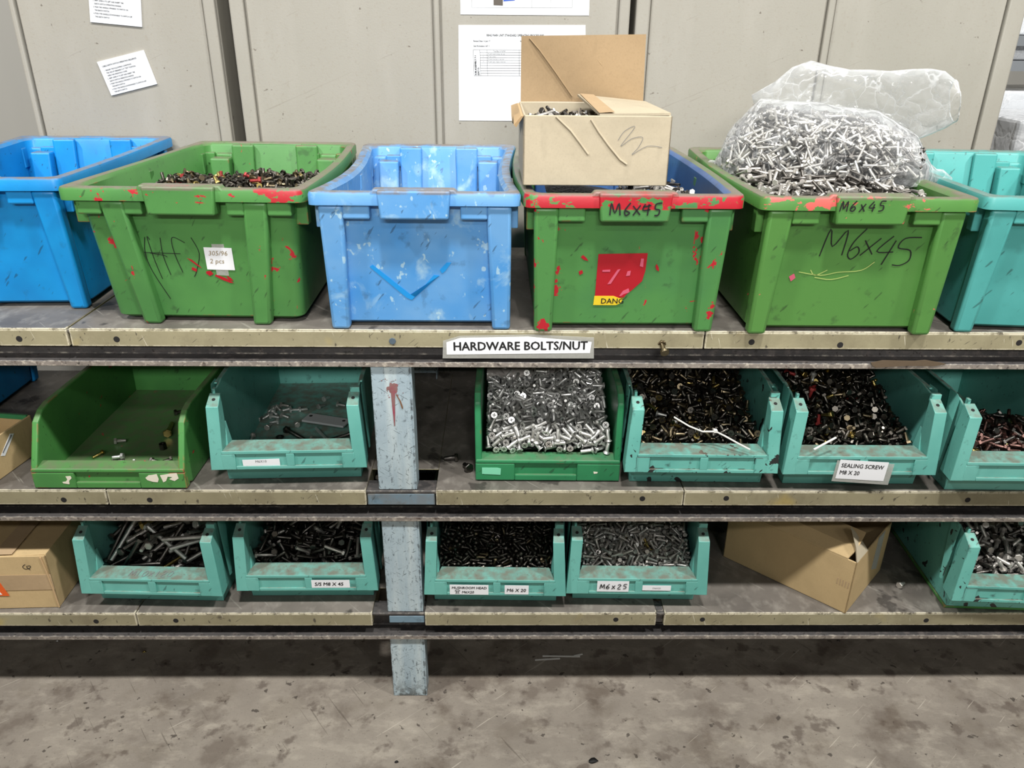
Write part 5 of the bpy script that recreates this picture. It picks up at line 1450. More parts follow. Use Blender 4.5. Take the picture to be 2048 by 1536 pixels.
        12892022031036,12661812098450,16460641752660,12980851733942,14192252143263,17341912079933,16230711778471,15160771917058,14210881942820,14740751734561,13531662129927,14790691920832,
        12632051971258,15601261839148,14802552233762,16211301786749,14340331510258,14452472220556,12592542136843,12542552292351,16642012033938,14592042162239,13532682269350,13352082114231,
        13121731863061,14241321969352,16120891946234,15991962164655,15382102298953,14782142218830,16821452093376,14731452135036,14490931906649,16082562449925,16461722074250,12801661921338,
        13480331510252,17152132056541,13631791915945,12871531829951,16651191861262,17322782335747,15131952084343,14030501547644,16400891671658,15081572067167,13702182079250,16570651601356,
        12711211812850,13801491999754,16641561932830,13071151882053,13152662292244,17331551860358,12662282175510,12711831906249,14571662064823,15472952347526,17202402171163,15160771725847,
        15552492314657,14352222228432,15520882088769,16480891941239,13781091873754,16422252231747,14970991966342,16262202121940,14381872173655,15570641791128,14612612484144,13952702304556,
        13232542170762,15212062193946,13980601811648,16850811916871,16902012042748,13291411789651,15792582228423,13562072018848,13022342078344,13962382177241,13301091702260,16431501862245,
        17091071821127,15931381996547,16052292044060,17472532242764,16871811908446,12722882260860,14251711951263,15462392110453,13301971944753,14810911754057,16751701993648,13492422210341,
        15112602295330,16001081854351,14302602270858,17240991771135,15700891822537,17470881717338,13761031684654,16792752333946,14240801782828,16101281997152,16362612247151,14081881990861,
        13931411828647,15041041797544,14781341999472,15300872008053,13982032041363,14112632459446,16291501972550,16772442388050,15411082098878,16421982185027,16862702502551,13132692526031,
        14331561986425,15181282025159,17342612539662,15895693310243,15785023272150,12675873270239,13205913259840,13185173231561,13725913235255,13584953237946,16175173220561,17085203217255,
        12954853212364,14555183207454,16104853191946,13375363198754,16314673197158,14845573194250,12715033190759,15155773189349,14035383186256,13005433189745,16095323185464,13764373180466,
        14305543182950,14135893180126,13815163173837,15475663172652,17355903179731,16455823166059,13495493165520,17344893169644,15855803168721,17215633151245,17294623158061,16295593142218,
        14284963143040,16515563142613,13885503140939,16004423145253,15425033136953,16085623137852,14114613132559,15574893137132,13304673133154,15824873136944,17235073130365,15295173126457,
        15185483128643,17404143128354,16405423124119,15584583124655,13854213116046,16934783112357,14444573116950,15825503114518,16764653117423,14565783110350,16875373110645,15725683119519,
        14055043113142,12735213111257,17104683117550,16834223104766,14875003103147,16365043108753,13415053106248,14475513101664,13714663102241,13405783090152,15795203097930,12674473094251,
        13944673097255,15305913099730,16695703090127,13544133098450,17105913090613,12735643096859,16174723086751,12535273082333,13754993089749,13534513083176,13234093089773,17305493087975,
        17465593082828,12895913079864,13175253070440,13775813078949,12714783071463,13135583060344,15605463067853,17475203062739,12565683066823,15045393063438,14914503068751,13745583058927,
        16805033055213,14135293054920,13083953058351,16063923053058,15994913052541,13194353045051,16895203040146,15735913045245,13104933047052,13565343041253,17204373046251,16724843045459,
        16504653037574,17175363038156,16935843032018,13184553033967,12664233039764,17474433037184,15734183039265,17113953027843,14594973022546,14495253025947,15204393026223,15405553027843,
        16205853020656]),
    'c4': ('hex6x25', 300, [16200362035154,14770331940688,15100331935412,15750331764854,13730332014854,15340532178241,14400852291960,15770331954861,13750502268849,14210702317038,12950342064850,14591132444562,
        16740432105534,16580341650248,15371222322564,13031012304557,14001492484146,16701392378745,16230972201359,17170992311754,15542062664539,14200352170060,13380952293581,16940732159039,
        13642102550348,12800732157434,16870332003805,16341312289943,14591432518656,16231442414851,16520431805552,15061792520955,13491512371152,14700432264530,15121622480844,15521612540665,
        14910401811584,14311882568044,16550562106059,17472022477328,14631862531765,13180692148530,15100602298917,17081742418934,14510702281653,13801752583737,16550822186156,13381572501851,
        17120351630044,15880982193367,17162202511046,17051362304164,16480972181052,13410341680270,13280441745521,13770872221662,13091362355865,13031722516632,16282102555352,13531162187952,
        17420591883131,13761252286363,15771382331744,15802042598858,16071212133363,15551352451843,15620612246958,14331302315557,13920331649720,13881402378463,16682052256559,13521332320850,
        16472062386161,16061682379751,16791222158149,13122002525237,15211332298228,12732092544740,15770432151421,14490571919254,13790592130659,16960502028735,12980662151715,15430501856258,
        17230731966628,14472012570521,15092012631740,13010531994215,14141942493057,14680481736048,14870552218861,15170461768531,12750471899144,14330531787665,14900732269827,17272032481625,
        13950521768554,14991392259330,13131582258289,17320551683532,16662272477452,17050491754246,16120531657857,14390461585751,13450742012628,15891802494143,13150511887549,17471792197373,
        17022222405855,16362252630152,13961812528755,15850652148767,13021242184230,15710942124171,16971252173141,15501762442876,14691632406835,14371442424048,16931822301232,17032312541439,
        14151222161637,14131012106459,14910912227017,17470861902326,17271232059963,13670451598731,13181982369563,15921152103649,16230752071723,17191872293768,12760511722456,13111822364132,
        15641192158521,14220972230934,16510501625443,15370932085854,12771732462544,16411182063855,17061102069261,15181622284954,16110801926467,15370742060749,17311101954129,15561332046457,
        14720892072867,14842252648159,16730852015339,13332162675148,12910521647545,13070511712448,14160551852419,15450562010550,12681332480670,15410511662654,13492172424854,16841972211539,
        14822072408369,15121612115747,16220641912619,13660661968135,14761312248974,15131012267565,14261602225630,13990711815885,17441602107563,16401682253045,14492202500353,14510791669551,
        13170861890182,15212132380047,15541902356830,13112332505753,14300682058050,17180911940519,13770581573560,14190561565449,15760691787351,15570521607644,13962082377944,15802112382662,
        17460521537328,13490701835251,15181962359653,15950661858048,12590332063805,12741302282918,15701612202457,16390601740840,16822522367142,16961962025750,15190951931558,15972432507651,
        12761142179342,17472212247328,12672332460967,14312212335246,14751952318654,13451832301251,16192222412763,16061982338672,13300691638344,15160551613859,16602032082844,12962242336045,
        16282332315224,14451972284965,17171862016562,16781622174764,12821542019362,16872512522964,17352402302165,14821102030772,13271111943112,15840641611857,13741231771059,13651091896528,
        15881722151566,14242462436660,16231702147862,14702402414063,14560902017556,15511572147562,14150711922019,16850661931350,16932392082765,14971302029042,14001342012334,17351331788151,
        16422432238656,15331862175257,16992472347531,12861021957551,17292232045150,16121221958234,13801962327454,14251782295336,16390741892122,13951562243434,14910471589149,16232092180955,
        16990721492861,14910731872516,13841412042735,16762372057741,15781391911161,13291282143337,17081502213762,13760881852612,14821471907443,17111801848344,16090341514857,15991521801254,
        15181011767843,14201681954653,17070631637532,16221391858322,17281721992133,16032372342648,16481321878539,13181311906261,14811682130952,13671802182043,16591382044157,13101782140853,
        14840921920862,16480991899828,14092552636128,16741111969044,13372322614460,12640672187137,15381791943960,15161462034827,14530331510256,12730911769847,15652382300542,16242021907143,
        15892602133757,16021712002727,14302462245649,13811031902012,13421962178625,13682352335734,15002312570767,14461232114423,16680701851539,15592442606739,13471231771960,14702352172762,
        17461521772763,16052112022752,13970931682062,14212712336049,15402422178249,16240841604060,16541631918318,14811982151751,15512032190145,12681001926965,16341822002255,14551341974142,
        12732572395760,15781832066336,14221191877552,14501592211957,15212522496836,17292582165250,13662492455744,13040971937584,12892412391160,17232002183462,13012392174157,13902212132464,
        16622782205944,13141931994555,13692522270356,13051661914059,15022322233349,16601051618444,14121952149036,14411011932434,17461011597342,15761091739346,15530861779532,16121191703660,
        15731551831455,13232092171348,13532132080759,13801822025740,13291642093828,13431422016841,12721982238437,14392362485877,17260521436844,17241421935152,13532442628855,16402502633865,
        15372412616430,15292602318457,16811241749662,13561561874356,17101231642462,15131721969045,15062692238343,12942242104556,13292432301850,15102162077045,16742021905547,15042572436149,
        12540661797736,13350901739140,13581312011865,17282752240054,16941731807943,16722642266255,16821651976350,15852812397248,15831001910650,12721692315149,16850541467844,14075893329947,
        17065063299854,15035653286443,14355143278859,16434683262753,15525423266264,13764623250751,15065913240319,14425303248824,16914913239552,15905573226357,14135143213862,14263853213359,
        13304723215862,13095363217761,14474593214857,13315113212755,16825263203662,15255713201946,15634593196847,14694803190961,14675273184075,12563983187733,14705513183543,16415453171760,
        13445913175245,14085623176248,13405533173241,17384933166667,15645183169408,14215463161356,15794513151560,13915083155862,12855213159936,15854953152864,16694423152864,17295123155543,
        15183993151159,16244233140250,13574673147130,14574223143248,13444393138026,16645173134051,14964253137663,16105263123960,13695233120847,16343993124861,14825033125449,17055463129861,
        16254873111445,14294323113955,16265743117062,12935683100454,14074003103553,15405013107623,13104033100248,14355383101054,14995803109432,13705543096041,15423923096641,12994953090450,
        15925903099851,16324603090344,15045423092249,14734243098146,12715423090457,15344763098731,17475453092115,16904693082344,16605723083453,13734683082542,12874763085021,14114663074247,
        14124243078751,15815543073258,15155193078086,16344423075347,14814753061052,13335403068551,15695343054043,16945313059746,12765083051124,16454813055631,16964133052363,13645043050739,
        15394363053452,15294183043758,12754513041115,14384683043664,15604683042551,14725903045264,17264803038461]),
    'c6': ('hex8x30', 103, [14530532099239,13940892158039,15722142550360,14931212387232,14360371990320,14322102538322,13810591893039,14742082547049,13670371630254,14980812075359,15280882226854,15220371949722,
        15222182431655,14121312267656,14761662241648,14401102198055,15632482578629,15491602305119,15651482181545,14931542106852,15180661764621,14261842203243,14021782265811,14082322312129,
        13510821607856,14560611580046,15032752636641,15101262211861,13802572663162,15101732380420,15273042517948,15481932274238,14290621901152,14970361540247,14612612616864,15762662419358,
        14222652632462,15732052249042,14601902201931,16021842487959,14712332326254,15501331975649,13460722075952,16102822717760,14230801725255,14400361474863,15421011915621,13731402264331,
        14351121902032,15022352366742,15893002767330,14562662210656,15492492224049,13782352333157,15762582199052,16452652594730,14151462006950,13901081764434,14292622393841,15911282061024,
        16302312225764,14813002424346,13060381604722,15912021931259,15650581555252,14681501955562,13402682475545,13611091914740,14362922433450,15721591824856,14351891939351,15863072339955,
        14940821786962,14951321775250,14951981971560,14140741475745,15580722101715,13401132149360,16171912016334,15632112017048,15841022009161,14471051624950,15222372079347,14572392125948,
        15251801927146,16101522080631,15783092566249,15782842239551,16272762231665,13952732532660,15043162333063,13290531618205,14071561777742,15581081699047,14851071905652,16311972547951,
        15363452438243,13650611397443,13822812253064,16552722241164,13240881999522,16412372493730,16712432534231,15835373423363,13706263395237,14925183364857,15434823361843,14934813334656,
        15246263309853,16125863309031,14615463295152,12735603298656,16404903289349,15185623272148,16084803278850,14836043265253,15835823257843,12626103253227,15574653241249,16646163244755,
        13816023212041,13945543191056,14854483196157,16395353199763,15976163180474,15555823181634,15665353170022,13465413161361,16535923169356,14975833151206,14514803156355,17375833152762,
        12715133136953,14765663137917,15345053127642,17334463126858,14524093129429,14625283110047,15174333108665,13975863101352,13804883106638,13165793107346,13185013094849,12815753095628,
        14864183084319,12816013085029,14894873076444,13105333075002]),
    'A': ('hex6x20', 178, [16303084670251,13462924684152,16613574644742,14693314628629,15675154599554,17612724652303,13873834588658,17903324563657,17422544514853,17013694620656,16093594683748,17822644647995,
        16625494492161,13563514597926,18103624674203,12224194559404,15873164433157,16682944492859,17022804514852,16614704556558,15493544453656,16233174475948,17285824501362,17364944523160,
        15574564565162,16245634565459,13593294635653,17163124562358,15183544454256,17924884632442,17462904555852,16933184557550,16624014633652,12705594525660,15763854524353,13324384593264,
        12413944469657,13772894571805,15362724465832,16462924488155,17323814622856,18073894571354,13733694548252,14213934521554,17982964540853,15122484571661,17996374384563,15404294487456,
        12653694450359,17663914609251,16015074618104,15173934489354,14153264508552,13476574239861,17145964428119,17374594523952,15563194428552,15382404514527,12213654401559,14763994485856,
        17702364500356,13846184297808,16354374593351,13863184498752,13864354492849,12644974438758,13664254523451,14736244267160,15114524444951,12754214507055,12377174042188,15763614489155,
        12863344423755,14204264485157,17443264582757,17574944558141,14486454298731,16613394555749,14543334475756,15375484527837,15664964488558,16695154475659,18172534515356,12355604357458,
        14863664461955,12994294511953,16174844537157,14545334323951,17724214568956,14644234460153,14423554490352,12205154396856,17022384449256,13126604142059,16752604445349,13483854552957,
        15196964379358,16183414505549,14665894304550,14695004370156,12424784432852,14714604417458,14363764500953,16012504460438,15625804463561,14485684299458,14494644406758,13986744164369,
        15975724491863,15642774381356,17613684598652,15995304470853,18163314558752,15912724380857,18234954463351,12443394384154,12234434429958,15206214418132,16302764418051,12604524467256,
        14244894379754,14225294313951,13353424492758,14286304196457,14652804488857,15454844463151,16375424447660,12115554342253,13083494472759,18015344498743,15914024568857,15035794351056,
        16313844597049,14035764253851,13665044386560,13563094467249,15104764420557,16394984517959,18174654484752,17824424529455,13612364475974,14165974238759,13244884443952,13787293995261,
        17045074458259,18025724397656,15745964389357,16455764373652,15053314445355,13434604480452,12955754301349,16042154462130,12865094423952,13386124199158,15894324543451,18142774520052,
        15731944486858,15312944400753,16346934132059,16975554416953,15096374285355,16916504287626,13935064356960,16456214266664,15345164435451,13505574295558,14336664126357,15725364451953,
        14054624423150,13538503777616,12908453819953,13616664049558,13113074410760,13385164382649,14776584194449,13197513952948,13885484295757,15193134425954,13024744519662,17031414483028,
        17854754477158,14092804468552,14372464468156,17572014456347,18251844443258,14823004448752,17561414435937,14732474425555,13772654424952,17645104423751,15911834412135,17845224413251,
        14112354418452,15042584412655,16181954401642,15465684404051,18061674404257,17375304401550,14772054401057,15321784409562,16762264398151,17185414392149,14481384391624,14971734389258,
        14392024388150,15162114383456,13282024381808,15075434389859,12792974388155,18156084370755,12665424376557,16981984370761,16805654372048,13045384366260,17775694367356,16392334361159,
        16125954362848,17816084363240,15822364366953,15592384366654,17631624351764,18101434359353,16211574351422,13822134348251,15436124342446,17555724346756]),
    'C': ('hex6x45', 32, [15893794475447,17765884243145,17913514347457,15522864412564,17514404259841,16903374392858,16424274407753,17524894230444,16503304452149,17173164417953,17393114412850,17542784276834,
        15504554337646,17525394210439,15505894067656,17763704192450,17666513929882,15894964264745,17314684199656,15875344269842,16074004352256,16594814298357,17204204269849,15885144174448,
        15914754180247,16734574155052,17525794100443,15595924212339,17184424170434,17045294083835,17094044239554,15986493845159,15893204404746,15871474368751,16352734368867,16952824344758,
        15883474344945,16192624329145,17352434324351,15804124327645,16894914313353,16432094310954,16112384308063,16731914301350,16871284286649,16482824278750,16525234273452,16500704260152,
        16593024253953,16811734251060,17523044240246]),
    'D': ('hex6x45', 173, [14712615209553,12292654958850,14192175090749,15952485064462,12413235051248,12084175077960,16511624990233,12364425154145,13463615219451,14291714859327,12591864896448,13003125011865,
        13752115035847,13032604986451,12701484726830,18002144757452,13962725044754,14662014855363,15762454963253,13041754851758,16511795030242,13732965069850,16971114864758,16311784917349,
        13250904809159,11993584922449,14751704828428,14513855333162,12504565189063,14143214992876,14092084930746,15901114804765,12883805093851,15111044925953,15252405072246,15601934948370,
        16862204931455,14962445013452,15831844903245,15001184930852,13642424823456,12893234957328,16091754872157,12383715142645,12132064781957,13121334661962,15283025105946,13543935113962,
        12153615027252,12521744710347,14682495043441,13543174978228,13173134966937,14463805090257,12422194816752,15151764919247,17632934834755,16673175029764,14282904922159,13760824605630,
        16473105121757,18011154542662,16660834874639,13202144779547,17292594962663,14011944802338,12165004813052,13293444914450,14432344697343,16872494876637,14761404877336,15022234810352,
        11997934927660,12065315057850,12810874667433,13210504669821,13013804949957,13822714887361,17431684770432,14670614729020,12313924889162,14043414965258,13381464796848,17651534695464,
        14340494715312,15722384769630,14002854862753,12514014767145,12124564908046,16132794916830,12004664777649,14112324910751,15992665069440,12922424749560,17572344826654,14543405064349,
        14161944657052,13151784668535,12241414658157,12003264772445,17011584712260,15943265087543,14973085090853,16751274760556,12282984678853,13611494561461,17023144940945,12573174886851,
        13024455112153,15773375042349,12445225032339,14083975092143,12874525192159,14112754675450,16381994743651,15002054879540,12223344872543,13122554834539,18002264587448,14961734729149,
        12674614879847,12493314791746,14773534941155,14411264696941,15981604689431,12824224920648,13524215005354,12382214644847,13561164707446,13222344641351,16342444723438,14103634860948,
        17472414697140,16301274690662,13964275107051,13593354745250,13584144859753,16352954903652,16492524793138,13314855043330,16483595215536,12763074642156,14782754757159,12347215309250,
        12171034683156,13932494645647,16982584727755,16072904751144,14843864936253,15142854907645,15873254927042,16443574982245,15071194707033,13624524960831,15423455083560,12555174876754,
        15030824816357,12187914982542,14463084824044,16652464661565,17082394567546,13122714610855,13340664624472,14040894567541,17622884655551,13403134705447,16933294695149,14013784755953,
        15843644840653,16472144658952,15472964853053,14414275026642,14891224672067,15524725327165,13806525328538,13505935329750,14494915313122,16096655313763,14737065303255,15204775309533,
        12595875282957,16725825279746,16275565275046,15306985279753,16736245275051,16884095258553,13637305251249,14366765252551,15044655249931,14017105247152,14744475241835,16323875234551,
        14224685222451,14895385225246,12766505220948,14677495222657,13826035219544,16404095209346,14547105207660,14825565205048,16665295196657,15484415190866,15625345198740,14464565194626,
        13706635183161,16274725184754,16466085179950,13835475175658,14916175176256,15036025171146,15786785170251,16094545179353,14446095171952,13974955169532,13055425163559,12996055161153,
        15185015169031,11995965162441,15244065153351,14478065156262,15146605154631,12967325154546,15677815144339,13575885146260,13664925140634,13834405142050,15486075140750,15037615136768,
        17304935136577,16446555124440,17146725124749,14676205111852,16465515112549,15997315113664,12187145111752,16953705117650,13015145114145,16117585100457,16017025105739,17424805106672,
        14604205108826,13497155091445,12465775091450,16657465092251,15567505098758,13476415092550]),
    'K': ('hex6x45', 28, [13383122020855,13553601956463,13753651991330,14684351909553,14140701964877,14753871907235,14094031920747,14052551941056,14074571883536,13853551850059,13513041907956,14054911885160,
        13283341882654,14314651790957,14942901814762,15143551818539,15164551793560,13132401883455,14552731836361,14243281920751,14893451786462,15503501862656,13324831735454,15054381793957,
        13104121752253,15182351825763,12903951732453,15193761788840,13501491935952,15231011938636,14632371910646,15502801917447,14711201915554,14480921870056,14102751866141,13280691864944,
        14422001860642,13694011865462]),
    'G': ('hex6x45', 300, [13073522219367,14652812087515,15982352249434,17132172257319,16961861479853,14093062148616,16861891534741,16332081819750,15893613308547,17541951729526,16392071824738,14863042669139,
        12703842509859,13403392248424,15432391774838,15782362095310,16932092119726,15762211489238,15512462089551,14733403010263,17642052029228,14963192895825,13703552757022,13343442294452,
        16192071599022,16533073159745,14912601760988,13474043167527,15622842770164,12934042959243,15304013380149,11504571756810,13503352084729,16243303220356,15052491519549,15363203025441,
        16532312414846,13064373277431,12224282778130,14433513029964,12713712249653,16462232134560,12644142909343,17601991820141,13993863179548,14772651735023,15242902676116,13194573404054,
        12575133508760,16982712820352,13893392639048,13533141549256,13674943505252,15242932719033,14443472981068,16332382488731,13674233336932,16562883020047,14273332762773,13833041728818,
        13673202049972,13523772930662,15012672109670,16542182060270,14053953259242,13313962947930,17752041970748,12294993226132,15402582258723,12214002263863,12074062139376,14132891594337,
        11524461553534,15822732737423,15682592355922,17312282396628,15412742549339,15673123049649,13263802739254,15922732768232,16662913029130,15003843338243,12663872529754,12723551739028,
        12594032729763,11734361848032,12964693427140,11934222175114,12114041994625,14273292719536,12194232674031,14023202419244,13853302459136,14895213229744,16712021719027,15812251549515,
        16592522687523,16762101989223,15362842651980,11764332008016,14612751874226,15972702758731,12225113152744,17402322429946,11674742343436,16432642818328,15713383124363,12383731704406,
        15962662705424,15082611829248,13143301470112,12164122444130,11714812468462,13433812939044,13083441779140,17522342413176,12314883028567,14923112317717,15842521833576,13554323279048,
        13783973104146,14534383457449,13953342599552,16132672775235,14053152176412,13663652868740,12523852336013,12134202514624,12913652339449,11984222283364,13213291573865,17722062019621,
        11704221414061,14422771624162,16442402539234,14134443456747,14863633218438,16532542718720,14163232558625,12733551779566,12883451629221,12533741849558,13942981639565,16902732788130,
        15282511769435,16442282019747,17662172209732,18112962595964,17952312219620,16543003100650,12783531809765,17322482527130,16022993025036,16542001449128,17832502479838,11824211855317,
        11994552695418,14452741455605,11634712158860,17962141808917,17632362419131,17082061779223,17363042909338,15292922721576,14342811629239,12163831398918,12523952538309,15562662390068,
        12735413536451,12213911757906,15772922899450,17413712987555,12485013211362,14273091979341,17081951685815,16302742817630,16232482589750,13283732238621,17582202174555,14993463123863,
        12594743158135,12583591547812,16891931493892,12824142908742,13363642349035,15492852455329,17172111909225,15262882158932,18012432289921,14702952049327,12144312684234,12215762940958,
        14023151819859,16533973287454,14974573427454,14643543010764,11995722548068,11954672715620,14133432728121,14434973427854,13975033470539,13833352158425,12994973508745,13314373119451,
        15874013358148,17742582557526,12424172679247,14343572959144,12154252507921,13503311494818,14933523075836,14153041990278,16512963016535,16162492279555,17722932686850,14063452809340,
        14803122247420,17102832881851,14523452899451,17662732662063,12974963291355,16462502564941,12195472889468,17243062882358,11724541698024,11534611776708,17542082000144,12323781379221,
        13873131899547,12314342829669,16442342339533,12475593187370,17692502511965,14654183418138,15203332859048,17792702608532,11764531798960,14513091938221,13743442279038,15424263327748,
        16662121719441,14113873138639,16731961495614,15064243100343,12854082488529,12995003431053,12905543494856,12215692974320,14103312308929,11714812113468,15802471966316,13033611919228,
        16692161549426,17262812829339,14982571424430,18112892368929,15823513064259,14013021705018,12703771903867,17662452326431,16612412134932,13114963430255,15342842146516,13853872740268,
        16223153079443,16002872833955,15863293101864,17362622404953,17542702629339,15462892496322,14994613419545,16002952908843,12283821509141,17933312725763,12724452838235,12114342565712,
        18083112635562,12835543508756,13683942909855,14053292229130,13653432185717,17662962701147,13143521766805,13854603397247,11844652164619,13794853422045,14633592759451,16204003329146,
        17812992718932,11934902486518,14512761389666,16063232973363,12414022427817,17912372277722,15832692218927,16602191559438,15844683228459,18343192308628,16124812977163,15972511949656,
        12104091738424,16514183240337,13033711908917,15762461457907,15543032538226,15513412845043,13934323193460,14123131379865,16192712438635,12074642478131,12243951524418,13044272808231,
        16644063175957,13274042670665,15793803038843,14263001609263,17352342139027,17432672438631,15093602887825,18242802351337,14892841579769,17073443069736,12034602699870,14352851509336,
        11764902273924,13214192808935,15452481429863,15055492841622,16122712729967,16872722535546,15813212776529,14293482849752,17802462307826,13085113188839,15912291365317,17812322060042,
        17943522717854,17152482290062,14803522899344,15024713391943,13465383248258,17062051726119,13813662489356,13014993437542,18243132520524,17823132748336,14004773164952,13465233495050,
        12205212836430,15573192845237,12834562960862,14363402617827,18083292428741,15983272986630,13283231399246,15185532830531,16412542289241,13743832659143,16483162998636,15852982595526,
        14333632699860,16292662409026,13814493113356,16602412314259,15292571580073,16262882779856,12825453318059,14773582949344,16254103303951,17292442249347,14243292148812,14313602825135,
        15174493089145,12674552904447,14695242892432,12804272699452,15943373029357,17423132655358,13923121434618,15495272940538,15823933049451,12855293329249,15003532819753,15474973178953,
        13674153060365,13495403107163,12624262579755,15244922923438,17584002824263,13185513468948,13235703299356,15634713259644,13475703239849,13515463218358,12836023176869,13785203129749,
        13285753116065,16493543107442,12595693091053,16734413093943,16764403099742,16823693089743,14415323061328,14295723042032,14214173047842,13276133031724,16704543038061,17054203029641,
        17144033018941,14135352998161,16673762987753,15895062959649,16524082959549,12745842941528,14285762919154,13046082910830,13486182906679,14425812890526]),
}


# ------------------------------------------------------------------ bolts and screws


def bolt_mesh(name, kind, d, L, hw, hh, mat, cross=False):
    mb = MB()
    k = 8
    ring = lambda z, r, n=k, ph=0.0: [(r * cos(2 * pi * i / n + ph), r * sin(2 * pi * i / n + ph), z) for i in range(n)]
    z0, z1 = -L / 2, L / 2
    if kind == 'hex':
        mb.loft([ring(z0, d * .40), ring(z0 + d * .12, d * .5), ring(z1 - hh, d * .5)])
        r = hw / 2 / cos(pi / 6)
        mb.loft([ring(z1 - hh, r, 6), ring(z1 - hh * .18, r, 6), ring(z1, r * .86, 6)])
    elif kind == 'csk':
        mb.loft([ring(z0, d * .42), ring(z0 + d * .12, d * .5), ring(z1 - hh, d * .5), ring(z1 - .0009, hw / 2), ring(z1, hw / 2 * .97)])
        for a in (0, pi / 2):
            c, s = cos(a), sin(a)
            q = lambda u, v: (u * c - v * s, u * s + v * c, z1 + .00012)
            mb.quad(q(-hw * .27, -hw * .05), q(hw * .27, -hw * .05), q(hw * .27, hw * .05), q(-hw * .27, hw * .05), 1)
    else:
        mb.loft([ring(z0, d * .42), ring(z0 + d * .12, d * .5), ring(z1 - hh, d * .5), ring(z1 - hh, hw / 2), ring(z1 - hh * .4, hw * .44), ring(z1, hw * .22)])
        mb.disc((0, 0, z1 - .0002), (0, 0, 1), hw * .16, .0004, 6, 1)
    return mb.mesh(name, [mat, 'recess'] if kind != 'hex' else [mat], 40)


BT = {'csk': ('csk', .0075, .026, .0145, .0045), 'cskd': ('csk', .0075, .022, .0145, .0045), 'hex8x20': ('hex', .0078, .024, .013, .0055),
      'hex8x25': ('hex', .008, .028, .013, .0055), 'hex10x120': ('hex', .0098, .122, .017, .0068), 'hex8x45': ('hex', .0078, .047, .0135, .0055),
      'dome6': ('dome', .006, .021, .0108, .004), 'hex6x25': ('hex', .006, .026, .0098, .004), 'hex8x30': ('hex', .0085, .034, .0142, .006),
      'hex6x20': ('hex', .0068, .021, .0115, .0045), 'hex6x45': ('hex', .006, .0465, .0103, .0042)}


def axis_matrix(loc, d, roll):
    q = Vector(d).to_track_quat('Z', 'Y')
    return Matrix.Translation(loc) @ q.to_matrix().to_4x4() @ Matrix.Rotation(roll, 4, 'Z')


def unpack(nums):
    out = []
    for k in nums:
        k, e = divmod(k, 100)
        k, a = divmod(k, 100)
        k, z = divmod(k, 1000)
        k, y = divmod(k, 1000)
        x = k % 1000
        a, e = radians(a * 3.6), radians(e * 180 / 98 - 90)
        out.append((Vector((x / 2000 - .25, y / 2000, z / 2000)), Vector((cos(a) * cos(e), sin(a) * cos(e), sin(e)))))
    return out


def interp(pts, x):
    if x <= pts[0][0]:
        return pts[0][1]
    for (a, b), (c, d) in zip(pts, pts[1:]):
        if x <= c:
            return b + (d - b) * (x - a) / (c - a)
    return pts[-1][1]


def heap(key, root, name, cat, label, group, stuff_name, stuff_label, mats, bed=None, limit=300, bed_mat=None):
    """mats: [(material, weight)]; the pieces of the heap that show largest come first in the data."""
    bt, shown, blob = DATA[key]
    kind, d, L, hw, hh = BT[bt]
    meshes = [bolt_mesh(name, kind, d, L, hw, hh, m) for m, _ in mats]
    wts = [w for _, w in mats]
    base = root.matrix_basis if root else Matrix.Translation((.64, .05, 1.1))
    rr = random.Random(len(key) * 31 + ord(key[0]) * 7 + ord(key[-1]))
    pieces = unpack(blob)
    rest = MB()
    bm_mats = [m for m, _ in mats] + ['recess', bed_mat or 'recess']
    for i, (p, ax_) in enumerate(pieces):
        mx = base @ axis_matrix(p, ax_, rr.uniform(0, 2 * pi))
        k = rr.choices(range(len(mats)), wts)[0]
        if i < min(limit, shown):
            o = bpy.data.objects.new(name, meshes[k])
            o.matrix_world = mx
            COL.objects.link(o)
            tag(o, label, cat, group)
        else:
            me = meshes[k]
            vs = [mx @ v.co for v in me.vertices]
            off = len(rest.v)
            rest.v += [tuple(v) for v in vs]
            for f in me.polygons:
                rest.f.append([j + off for j in f.vertices])
                rest.mi.append(k if f.material_index == 0 else len(mats))
    if bed:
        (x0, x1), (y0, y1), prof, tilt = bed
        n = 24
        hf = lambda x, y: interp(prof, y) + tilt * x * .6 + .003 * sin(x * 37 + y * 23) - .001
        vs = [base @ Vector((x0 + (x1 - x0) * i / n, y0 + (y1 - y0) * j / n, hf(x0 + (x1 - x0) * i / n, y0 + (y1 - y0) * j / n))) for j in range(n + 1) for i in range(n + 1)]
        rest.add(vs, [(j * (n + 1) + i, j * (n + 1) + i + 1, (j + 1) * (n + 1) + i + 1, (j + 1) * (n + 1) + i) for j in range(n) for i in range(n)], len(mats) + 1)
    if rest.v:
        o = rest.build(stuff_name, bm_mats)
        tag(o, stuff_label, cat, None, 'stuff')


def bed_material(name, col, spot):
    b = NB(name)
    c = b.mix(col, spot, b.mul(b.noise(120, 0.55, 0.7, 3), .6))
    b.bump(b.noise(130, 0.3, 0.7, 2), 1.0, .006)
    return b.fin(c, .5, .3)


